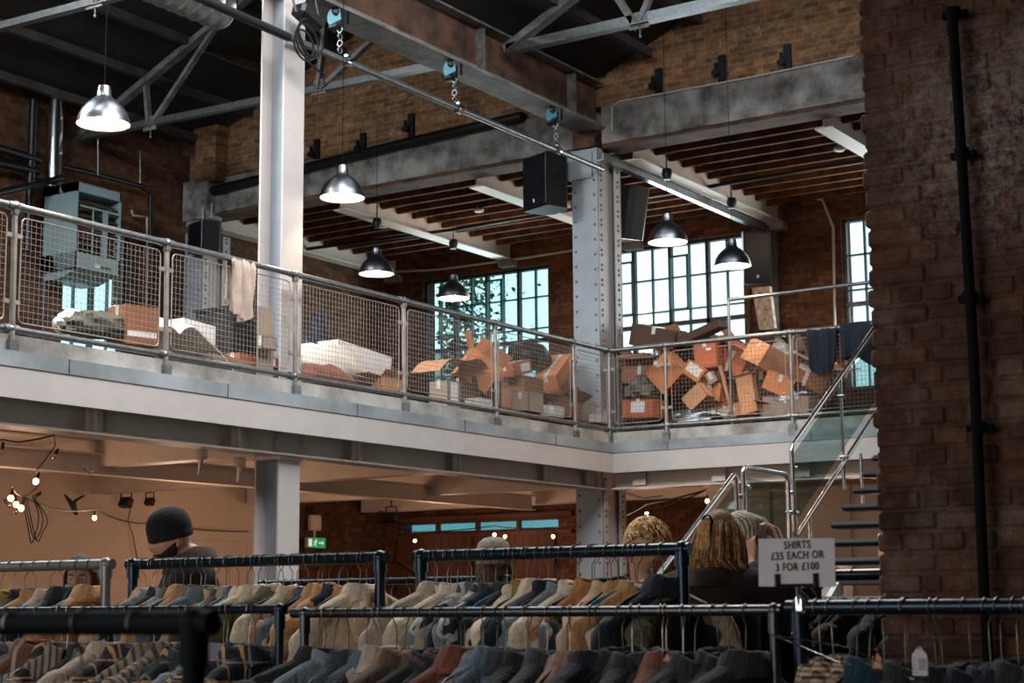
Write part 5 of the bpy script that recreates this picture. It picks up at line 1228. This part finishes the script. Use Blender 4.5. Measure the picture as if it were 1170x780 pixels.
def person(label,pos,face,H,coat,trousers,hairfn,skinm,head_yaw=0,head_pitch=0,arms=None,coatlen=.72,collar=None,lean=0,beard=None,glasses=False,extra=None,eye='#2a2420',drop=0,hs=1.0,collar_drop=0):
    """face: heading of the body in degrees; local +x is forward"""
    s=H/1.75; Y=Matrix.Rotation(math.radians(face),3,'Z'); o=Vector((pos[0],pos[1],0))
    t=thing('person',label,'person',o)
    L=lambda x,y,z: o+Y@(Vector((x+lean*max(0,z-.95),y,z))*s)
    hip=(0,0,.95)
    A=arms or {}
    arm={}
    for sd in (1,-1):
        arm[sd]=A.get(sd,[(.02,sd*.19,1.42),(.06,sd*.25,1.16),(.26,sd*.16,1.05)])
    tors=[(L(0,0,.93),.135*s),(L(0,0,1.08),.125*s),(L(.01,0,1.25),.145*s),(L(0,0,1.39),.12*s),(L(0,0,1.47),.062*s),(L(.01,0,1.56),.054*s)]
    ch=[tors]
    for sd in (1,-1):
        S,E,W=[L(*p) for p in arm[sd]]
        ch.append([tors[3],(L(0,sd*.10,1.42),.075*s),(S,.058*s),(S.lerp(E,.5),.05*s),(E,.042*s),(E.lerp(W,.5),.038*s),(W,.027*s)])
        ch.append([tors[0],(L(0,sd*.09,.90),.10*s),(L(.01,sd*.10,.70),.083*s),(L(.02,sd*.10,.50),.058*s),(L(0,sd*.10,.32),.052*s),(L(-.02,sd*.10,.09),.038*s),(L(.09,sd*.11,.035),.036*s),(L(.17,sd*.115,.03),.028*s)])
    vs,fs=skin(ch)
    body=MB(); body.add(vs,fs)
    hc=L(.03+drop*.5,0,1.66-drop); HR=Y@Matrix.Rotation(math.radians(head_yaw),3,'Z')@Matrix.Rotation(math.radians(head_pitch),3,'Y')
    hd=headmesh(); body.add([hc+HR@(p*s*hs) for p in hd.v],hd.f)
    body.cyl(L(.0,0,1.46),hc+HR@Vector((-.015,0,-.06)),.056*s,.052*s,16)
    for sd in (1,-1):
        S,E,W=[L(*p) for p in arm[sd]]; h=handmesh(W,(W-E),Y@Vector(A.get('palm%d'%sd,(0,-sd,0))),sd,A.get('curl',.55)); body.add(h.v,h.f)
    vs,fs=remesh(body.v,body.f,.0075); b=MB(); b.v=vs; b.f=fs
    body_o=b.build('body',skinm,t,True)
    HP=lambda x,y,z: hc+HR@(Vector((x,y,z))*s*hs)
    e=MB(); ir=MB()
    for sd in (1,-1):
        e.ell(HP(.074,sd*.033,.014),(.0115*s,)*3,12,8); ir.ell(HP(.0825,sd*.0335,.013),(.0055*s,)*3,10,6)
    e.build('eyes',m_eye,t,True); ir.build('irises',mat('iris_'+eye[1:],eye,.2),t,True)
    lp=MB().tube([HP(.086,.022,-.060),HP(.101,.010,-.0595),HP(.104,0,-.061),HP(.101,-.010,-.0595),HP(.086,-.022,-.060)],[.002,.005,.006,.005,.002],8); lp.build('lips',m_lip,t,True)
    bw=MB()
    for sd in (1,-1): bw.tube([HP(.094,sd*.014,.034),HP(.090,sd*.034,.040),HP(.074,sd*.052,.034)],[.003,.004,.002],6)
    bw.build('eyebrows',m_brow,t,True)
    # coat: torso and sleeves
    hem=.95-(coatlen-.62)
    ct=[(L(0,0,.95),(.165*s)),(L(0,0,1.10),.158*s),(L(.01,0,1.26),.172*s),(L(0,0,1.40),.142*s),(L(0,0,1.475),.085*s)]
    c=[ct,[ct[0],(L(0,0,hem),.172*s),(L(0,0,hem-.05),.17*s)]]
    for sd in (1,-1):
        S,E,W=[L(*p) for p in arm[sd]]; c.append([ct[3],(L(0,sd*.11,1.425),.095*s),(S,.082*s),(S.lerp(E,.5),.070*s),(E,.064*s),(E.lerp(W,.55),.055*s),(E.lerp(W,.93),.046*s)])
    vs,fs=skin(c,0,2); cc=MB(); 
    off=Vector((pos[0]*3,pos[1]*5,1)); cc.v=[p+Vector((noise.noise(p*9+off),noise.noise(p*9+off*2),0))*.010+Vector((0,0,.006*noise.noise(p*20))) for p in vs]; cc.f=fs
    co=cc.build('coat',coat,t,True)
    cl=MB(); nc=30; cs=collar_drop; pr=[(.088,.085,1.44),(.085,.082,1.50-cs),(.088,.086,1.535-cs),(.104,.100,1.525-cs),(.122,.118,1.465-cs)]; cv=[]
    for ra,rb,z in pr:
        for i in range(nc):
            a=.30+(2*PI-.6)*i/(nc-1); fr=max(0,math.cos(a)); cv.append(L(ra*math.cos(a)*1.0-.005+.01*fr,rb*math.sin(a),z-.05*fr))
    cl.add(cv,[(j*nc+i,j*nc+i+1,(j+1)*nc+i+1,(j+1)*nc+i) for j in range(4) for i in range(nc-1)]).solid(.008); cl.build('collar',collar or coat,co,True)
    tr=[[(L(0,0,.98),.15*s),(L(0,0,.90),.15*s)]]
    for sd in (1,-1): tr.append([(L(0,0,.90),.15*s),(L(0,sd*.09,.86),.108*s),(L(.01,sd*.10,.70),.094*s),(L(.02,sd*.10,.50),.074*s),(L(0,sd*.10,.32),.07*s),(L(-.02,sd*.10,.11),.062*s)])
    vs,fs=skin(tr); q=MB(); q.v=vs; q.f=fs; q.build('trousers',trousers,t,True)
    for sd in (1,-1):
        sh=MB().ell(L(.07,sd*.112,.05),(.145*s,.052*s,.055*s),16,10,Y); sh.v=[Vector((p.x,p.y,max(p.z,0.0))) for p in sh.v]; sh.build('shoe',m_black,t,True)
    hairfn(t,HP,HR,s)
    return t,HP,L
m_eye=mat('eye_white','#d9d2cb',.2,0,.02); m_lip=mat('lips','#8f5046',.45,0,.1); m_brow=mat('eyebrow_hair','#4a3425',.8,0,.2)
def hairmat(n,a,b): return mat(n,a,.6,0,.5,45,.5,160,b,.25)
def cap(HP,zc=0,front=.55,k=1.09,back=-.075,seed=1,rough=.05,n=44,m=22):
    """hair shell over the skull, hairline at angle front"""
    mb=MB(); vs=[]; off=Vector((seed*3.1,seed,0))
    for j in range(m):
        f=j/(m-1)
        for i in range(n):
            a=2*PI*i/n-PI; fr=(1+math.cos(a))/2
            zmin=back+( .062-back)*max(0,min(1,(fr-.28)/.5)); zmin=zmin if fr<.9 else .064
            z=.1265*k*math.cos(math.acos(max(-1,min(1,zmin/(.126*k))))*f)
            rr=math.sqrt(max(0,1-(z/(.1265*k))**2)); e=1+rough*noise.noise(Vector((math.cos(a)*4,math.sin(a)*4,z*30))+off)
            vs.append(HP(.098*k*rr*math.cos(a)*e-.004,.079*k*rr*math.sin(a)*e,z+.003))
    mb.add(vs,[(j*n+i,j*n+(i+1)%n,(j+1)*n+(i+1)%n,(j+1)*n+i) for j in range(m-1) for i in range(n)]); mb.solid(.006); return mb
def strands(HP,roots,seed,r0=.006,n=9):
    """roots: (start, control points..., end) in head coordinates"""
    mb=MB(); q=random.Random(seed)
    for pts in roots:
        P=[Vector(p) for p in pts]; path=[]
        for k in range(n):
            f=k/(n-1)*(len(P)-1); i=min(int(f),len(P)-2); u=f-i
            a=P[max(i-1,0)]; b=P[i]; c=P[i+1]; d=P[min(i+2,len(P)-1)]
            path.append(.5*((2*b)+(c-a)*u+(2*a-5*b+4*c-d)*u*u+(3*b-a-3*c+d)*u**3))
        mb.tube([HP(*p) for p in path],[r0*(1-.75*(k/(n-1))**2) for k in range(n)],5)
    return mb
# man in a black beanie
m_bean=mat('black_knit','#17191c',.95,0,.3,10,.8,110); m_brownfur=mat('dark_brown_pile','#261e1a',.95,0,.4,14,.8,80); m_blk=mat('black_coat_cloth','#1b1c1f',.9,0,.25,9,.3,90); m_trs=mat('dark_trousers','#22252b',.9,0,.2,9,.2,80)
def h_man(t,HP,HR,s):
    b=MB(); n=40; vs=[]; pr=[(1.00,.018),(1.10,.020),(1.14,.034),(1.145,.055),(1.12,.060),(1.14,.066),(1.13,.095),(1.05,.125),(.87,.152),(.55,.172),(.25,.180),(.0,.182)]
    for k,z in pr:
        for i in range(n):
            a=2*PI*i/n; rib=1+.012*math.cos(a*20); vs.append(HP(.100*k*rib*math.cos(a)-.006,.080*k*rib*math.sin(a),z-.016*math.cos(a)*0-.012))
    b.add(vs,[(j*n+i,j*n+(i+1)%n,(j+1)*n+(i+1)%n,(j+1)*n+i) for j in range(len(pr)-1) for i in range(n)]); b.build('beanie',m_bean,t,True,label='black ribbed knitted beanie')
    bd=MB()
    def bf(u,v):
        a=-1.62+3.24*u; sd=abs(a)/1.62; top=-.044-.026*math.exp(-(a/.30)**2)*0+.045*max(0,sd-.45)/.55; z=top+(-.124-top)*v
        rr=math.sqrt(max(.02,1-(min(.117,abs(z))/.118)**2)); k=max(0,(-z-.03)/.09); w=1.07+.02*noise.noise(Vector((a*9,z*90,0)))
        x=.098*rr*math.cos(a)*(1-.12*k)+.012*k; y=.076*rr*math.sin(a)*(1-.32*k)
        if abs(a)<.3 and -.078<z<-.05: w=.97
        if v>.85: w*=.9
        return HP(x*w+.004*(w>1),y*w,z-.004)
    bd.grid(bf,60,26); bd.build('beard',hairmat('dark_beard','#3b2a20','#1d1512'),t,True)
hp=onD(226,612,8.15)
person('man in a black knitted beanie and dark jacket looking down behind the rack',(hp.x,hp.y),140,1.92,m_brownfur,m_trs,h_man,m_skin,14,14,{1:[(.02,.20,1.42),(.16,.22,1.2),(.36,.10,1.18)],-1:[(.02,-.20,1.42),(.14,-.24,1.18),(.36,-.12,1.16)]},.7,mat('sheepskin_collar','#59473a',.95,0,.4,20,.7,60),.06,drop=.10,hs=.88)
# blond man looking down
def h_blond(t,HP,HR,s):
    m=hairmat('blond_hair','#d3a774','#8f6a40')
    cap(HP,k=1.10,back=-.03,seed=2).build('hair',m,t,True)
    q=random.Random(4); R=[]
    for k in range(170):
        a=q.uniform(-PI,PI); el=q.uniform(.25,1.5); p=Vector((.104*math.cos(el)*math.cos(a),.084*math.cos(el)*math.sin(a),.125*math.sin(el)+.008)); d=Vector((.05+q.uniform(0,.02),q.uniform(-.02,.03),.012)); R.append([tuple(p),tuple(p+d*.5+Vector((0,0,.008))),tuple(p+d+Vector((0,0,-.012)))])
    strands(HP,R,2,.0065,5).build('fringe',m,t,True)
hp=onD(735,632,8.0)
person('blond man with a side-swept fringe looking down at the rack beside the riveted column',(hp.x,hp.y),205,1.755,m_blk,m_trs,h_blond,mat('fair_skin','#d09a7b',.5,0,.1,12,.08,120),38,16,{1:[(.02,.20,1.42),(.14,.22,1.18),(.36,.10,1.14)],-1:[(.02,-.20,1.42),(.14,-.24,1.18),(.34,-.14,1.12)]},.7)
# woman with a half ponytail, back to us, arm up
def h_pony(t,HP,HR,s):
    m=hairmat('honey_brown_hair','#9a6c44','#4d3320'); hl=hairmat('blond_highlights','#d6a774','#9a6a3e'); q=random.Random(6)
    cap(HP,k=1.09,back=-.085,seed=3,rough=.03).build('hair',m,t,True)
    R=[]
    for k in range(560):
        a=PI+q.uniform(-1.75,1.75); el=math.asin(q.uniform(.02,.997)); p=Vector((.106*math.cos(el)*math.cos(a),.085*math.cos(el)*math.sin(a),.128*math.sin(el)))
        L=q.uniform(.03,.15); f=math.sin(a)*math.cos(el); o=q.uniform(1.0,1.18); w1=q.uniform(-.012,.012); w2=q.uniform(-.022,.012)
        side=Vector((.112*math.cos(a)*o-.008,.094*math.sin(a)*o,-.02))
        R.append([tuple(p*1.01),tuple(p.lerp(side,.6)+Vector((-.006,w1,.02))),tuple(side+Vector((-.012,f*.014+w1,-.04))),(side.x-.024,side.y*1.16+w2,-.06-L*.6),(side.x-.004+w1,side.y*1.12-.02+w2*1.5,-.09-L)])
    strands(HP,R[:360],3,.0058,11).build('loose_hair',m,t,True); strands(HP,R[360:],3,.0058,11).build('highlighted_strands',hl,t,True,label='blond highlighted strands')
    R=[]
    for k in range(90): a=q.uniform(0,6.28); rr=q.uniform(0,.016); R.append([(-.088,rr*math.cos(a),.085+rr*math.sin(a)),(-.128,rr*1.4*math.cos(a),.075),(-.142+q.uniform(-.01,.01),rr*2*math.cos(a),.0),(-.136,rr*2.4*math.cos(a)+.01,-.08),(-.125,rr*2.2*math.cos(a)+.015,-.12-q.uniform(0,.05))])
    pt=strands(HP,R,4,.0045,9).build('ponytail',hl,t,True); MB().lathe([(.02,-.01),(.026,0),(.02,.01)],HP(-.112,0,.083),14,HR@Matrix.Rotation(PI/2,3,'Y')).build('hair_tie',m_blk,pt,True)
hp=onD(818,636,6.6)
m_fur=mat('dark_brown_fleece','#2f2622',.97,0,.5,22,.9,90)
person('woman with honey-brown hair tied in a half ponytail, seen from behind, arm raised',(hp.x,hp.y),10,1.80,m_fur,m_trs,h_pony,m_skin,-14,4,{-1:[(.02,-.20,1.42),(.20,-.30,1.30),(.24,-.20,1.56)],1:[(.02,.20,1.42),(.12,.24,1.16),(.34,.12,1.12)],'curl':.7},.75,drop=.08,hs=.94,collar_drop=.045)
# woman in a pale striped headscarf with dark glasses, hand at her head
def h_scarf(t,HP,HR,s):
    m=hairmat('dark_brown_hair','#4b3324','#261a14'); q=random.Random(8)
    n=44; vs=[]; pr=[(1.03,.030),(1.12,.034),(1.16,.06),(1.14,.09),(1.03,.12),(.8,.142),(.45,.155),(0,.16)]; b=MB()
    for k,z in pr:
        for i in range(n):
            a=2*PI*i/n; fold=1+.03*math.sin(a*11+z*60); vs.append(HP(.102*k*fold*math.cos(a)-.012,.084*k*fold*math.sin(a),z-.03*(1-math.cos(a))*.35))
    b.add(vs,[(j*n+i,j*n+(i+1)%n,(j+1)*n+(i+1)%n,(j+1)*n+i) for j in range(len(pr)-1) for i in range(n)]); b.build('headscarf',cloth('striped_scarf','stripe','#d6c5ae','#6f6966',sc=2.0),t,True,label='pale striped headscarf')
    R=[]
    for k in range(130):
        a=PI+q.uniform(-1.9,1.9); p=Vector((.104*math.cos(a),.083*math.sin(a),.03)); R.append([tuple(p),(p.x*1.1-.01,p.y*1.2,-.06),(p.x*1.0-.02,p.y*1.25,-.16),(p.x*.9-.03,p.y*1.15,-.26-q.uniform(0,.06))])
    strands(HP,R,5,.008,9).build('hair',m,t,True)
    g=MB()
    for sd in (1,-1):
        g.ell(HP(.098,sd*.034,.012),(.006,.028,.022),14,8,HR); g.tube([HP(.095,sd*.06,.016),HP(.05,sd*.082,.014),HP(-.01,sd*.084,.008)],.003,6)
    g.tube([HP(.102,-.01,.018),HP(.104,0,.022),HP(.102,.01,.018)],.003,6); g.build('sunglasses',m_black,t,True,label='black sunglasses')
hp=onD(857,622,7.3)
person('woman in a pale striped headscarf and black sunglasses with one hand at her temple',(hp.x,hp.y),160,1.725,m_blk,m_trs,h_scarf,m_skin,-15,0,{1:[(.02,.20,1.42),(.22,.30,1.36),(.13,.14,1.60)],-1:[(.02,-.20,1.42),(.12,-.24,1.16),(.34,-.12,1.12)],'palm1':(-1,-.3,0)},.8)
# shopper whose grey knitted hat shows above the rack
def h_grey(t,HP,HR,s):
    n=36; vs=[]; pr=[(1.0,.01),(1.12,.012),(1.16,.05),(1.12,.09),(.95,.13),(.6,.155),(0,.165)]; b=MB()
    for k,z in pr:
        for i in range(n): a=2*PI*i/n; rib=1+.02*math.cos(a*16); vs.append(HP(.100*k*rib*math.cos(a)-.006,.082*k*rib*math.sin(a),z))
    b.add(vs,[(j*n+i,j*n+(i+1)%n,(j+1)*n+(i+1)%n,(j+1)*n+i) for j in range(len(pr)-1) for i in range(n)]); b.build('knitted_hat',mat('grey_knit','#8d8075',.95,0,.4,26,.9,60),t,True)
    q=random.Random(9); R=[]
    for k in range(150): a=PI+q.uniform(-1.9,1.9); R.append([(.102*math.cos(a),.082*math.sin(a),.01),(.115*math.cos(a)-.01,.1*math.sin(a),-.08),(.11*math.cos(a)-.02,.12*math.sin(a),-.2-q.uniform(0,.05))])
    strands(HP,R,6,.008,7).build('hair',hairmat('mid_brown_hair','#6d4c33','#2f2118'),t,True)
hp=onD(566,640,9.0)
person('shopper in a ribbed grey knitted hat mostly hidden behind the mixed-jacket rack',(hp.x,hp.y),60,1.69,m_brownfur,m_trs,h_grey,m_skin,0,0)
# ginger-haired shopper behind the pale grey rack
def h_ging(t,HP,HR,s):
    m=hairmat('auburn_hair','#57301c','#2e1a10'); cap(HP,k=1.1,back=-.07,seed=5).build('hair',m,t,True)
    q=random.Random(12); R=[]
    for k in range(120): a=PI+q.uniform(-1.8,1.8); R.append([(.104*math.cos(a),.083*math.sin(a),.04),(.116*math.cos(a)-.01,.098*math.sin(a),-.06),(.10*math.cos(a)-.02,.10*math.sin(a),-.17)])
    strands(HP,R,7,.008,7).build('side_hair',m,t,True)
    MB().grid(lambda u,v: HP(.112-.09*(2*u-1)**2*.55,(2*u-1)*.07,-.02-.085*v),14,8).solid(.003).build('face_mask',m_wsheet,t,True,label='white face mask')
hp=onD(97,652,9.0)
person('auburn-haired shopper in a white face mask peering over the pale grey rack',(hp.x,hp.y),190,1.64,m_blk,m_trs,h_ging,m_skin,20,12)
# ================================================================== LIGHT AND CAMERA
def area(name,loc,target,sx,sy,power,col):
    l=bpy.data.lights.new(name,'AREA'); l.shape='RECTANGLE'; l.size=sx; l.size_y=sy; l.energy=power; l.color=lin(col)[:3]
    o=bpy.data.objects.new(name,l); COL.objects.link(o); o.location=loc; d=Vector(target)-Vector(loc); o.rotation_euler=d.to_track_quat('-Z','Y').to_euler(); return o
area('skylight_daylight',(10.9,5.6,8.9),(11.8,7.8,3),8.6,2.4,1220,'#f3eeec')
area('skylight_daylight_inner',(10.9,8.95,8.9),(11.6,8.6,3),8.6,2.2,430,'#f3eeec')
area('mezzanine_gable_fill',(8.5,12.85,8.9),(11.5,13.2,3),5.6,2.1,1700,'#e9f0f2')  # added fill that brightens the gable and mezzanine brickwork
area('camera_side_fill',(-2.8,4.5,2.6),(8,5,2.4),6,2.6,240,'#eef2f4')  # broad fill added behind the camera; no opening stands there
# daylight through the windows
area('window_daylight',(XB-.15,12.6,5.9),(14,12.6,3.6),2.6,2.6,150,'#e6f3f7')
area('window_daylight_ivy',(XB-.15,16.2,5.9),(14,15,3.6),2.5,2.6,110,'#d3f0f4')
area('window_daylight_end',(XB-.15,8.3,5.9),(17,8.5,3.6),2.5,2.6,150,'#eaf4f7')
def point(name,loc,power,col,r=.1):
    l=bpy.data.lights.new(name,'POINT'); l.energy=power; l.color=lin(col)[:3]; l.shadow_soft_size=r
    o=bpy.data.objects.new(name,l); COL.objects.link(o); o.location=loc
WC='#ffd0ae'
for x,y,z,p in ((9.5,14,2.3,120),(12.2,14.5,2.2,150),(15.4,15,2.2,170),(18.6,16,2.2,130),(21.5,15.4,2.3,140),(21.2,11.5,2.3,110),(20.6,8,2.4,60)): point('under_deck_fill',(x,y,z),p*.27,WC,.25)  # warm fill points added below the mezzanine, apart from the bulbs
for p in WARM: point('bulb_glow',p,4,WC,.03)
for x,y,z,p in ((21.3,14.6,6.6,22),(21.3,11.9,6.6,20),(21.3,9.2,6.6,16)): point('extension_fill',(x,y,z),p,'#ffd9b8',.2)  # fill points added below the extension ceiling to brighten its brick walls
for p in LP:
    l=bpy.data.lights.new('lamp_light','SPOT'); l.energy=70; l.color=lin('#ffdcb8')[:3]; l.spot_size=math.radians(120); l.spot_blend=.6; l.shadow_soft_size=.06
    o=bpy.data.objects.new('lamp_light',l); COL.objects.link(o); o.location=p+Vector((0,0,.0))
w=bpy.data.worlds.new('sky'); SC.world=w; w.use_nodes=True; bg=w.node_tree.nodes['Background']; bg.inputs[0].default_value=lin('#e6f4f8'); bg.inputs[1].default_value=2.1
cam=bpy.data.cameras.new('camera'); co=bpy.data.objects.new('camera',cam); COL.objects.link(co); SC.camera=co
cam.sensor_fit='HORIZONTAL'; cam.sensor_width=36; cam.lens=36*FPX/1170; cam.clip_end=200; cam.clip_start=.05
M=Matrix((R_,U_,-F_)).transposed().to_4x4(); M.translation=Vector((0,0,EYE)); co.matrix_world=M
cam.dof.use_dof=True; cam.dof.focus_distance=9.5; cam.dof.aperture_fstop=6.3
vs_=SC.view_settings; SC.display_settings.display_device='sRGB'; vs_.view_transform='Standard'; vs_.look='None'; vs_.gamma=1; vs_.exposure=0; vs_.use_curve_mapping=False
SC.cycles.use_denoising=True; SC.cycles.max_bounces=8; SC.cycles.diffuse_bounces=4; SC.cycles.glossy_bounces=3; SC.cycles.transparent_max_bounces=12; SC.cycles.sample_clamp_indirect=4; SC.cycles.caustics_reflective=False; SC.cycles.caustics_refractive=False
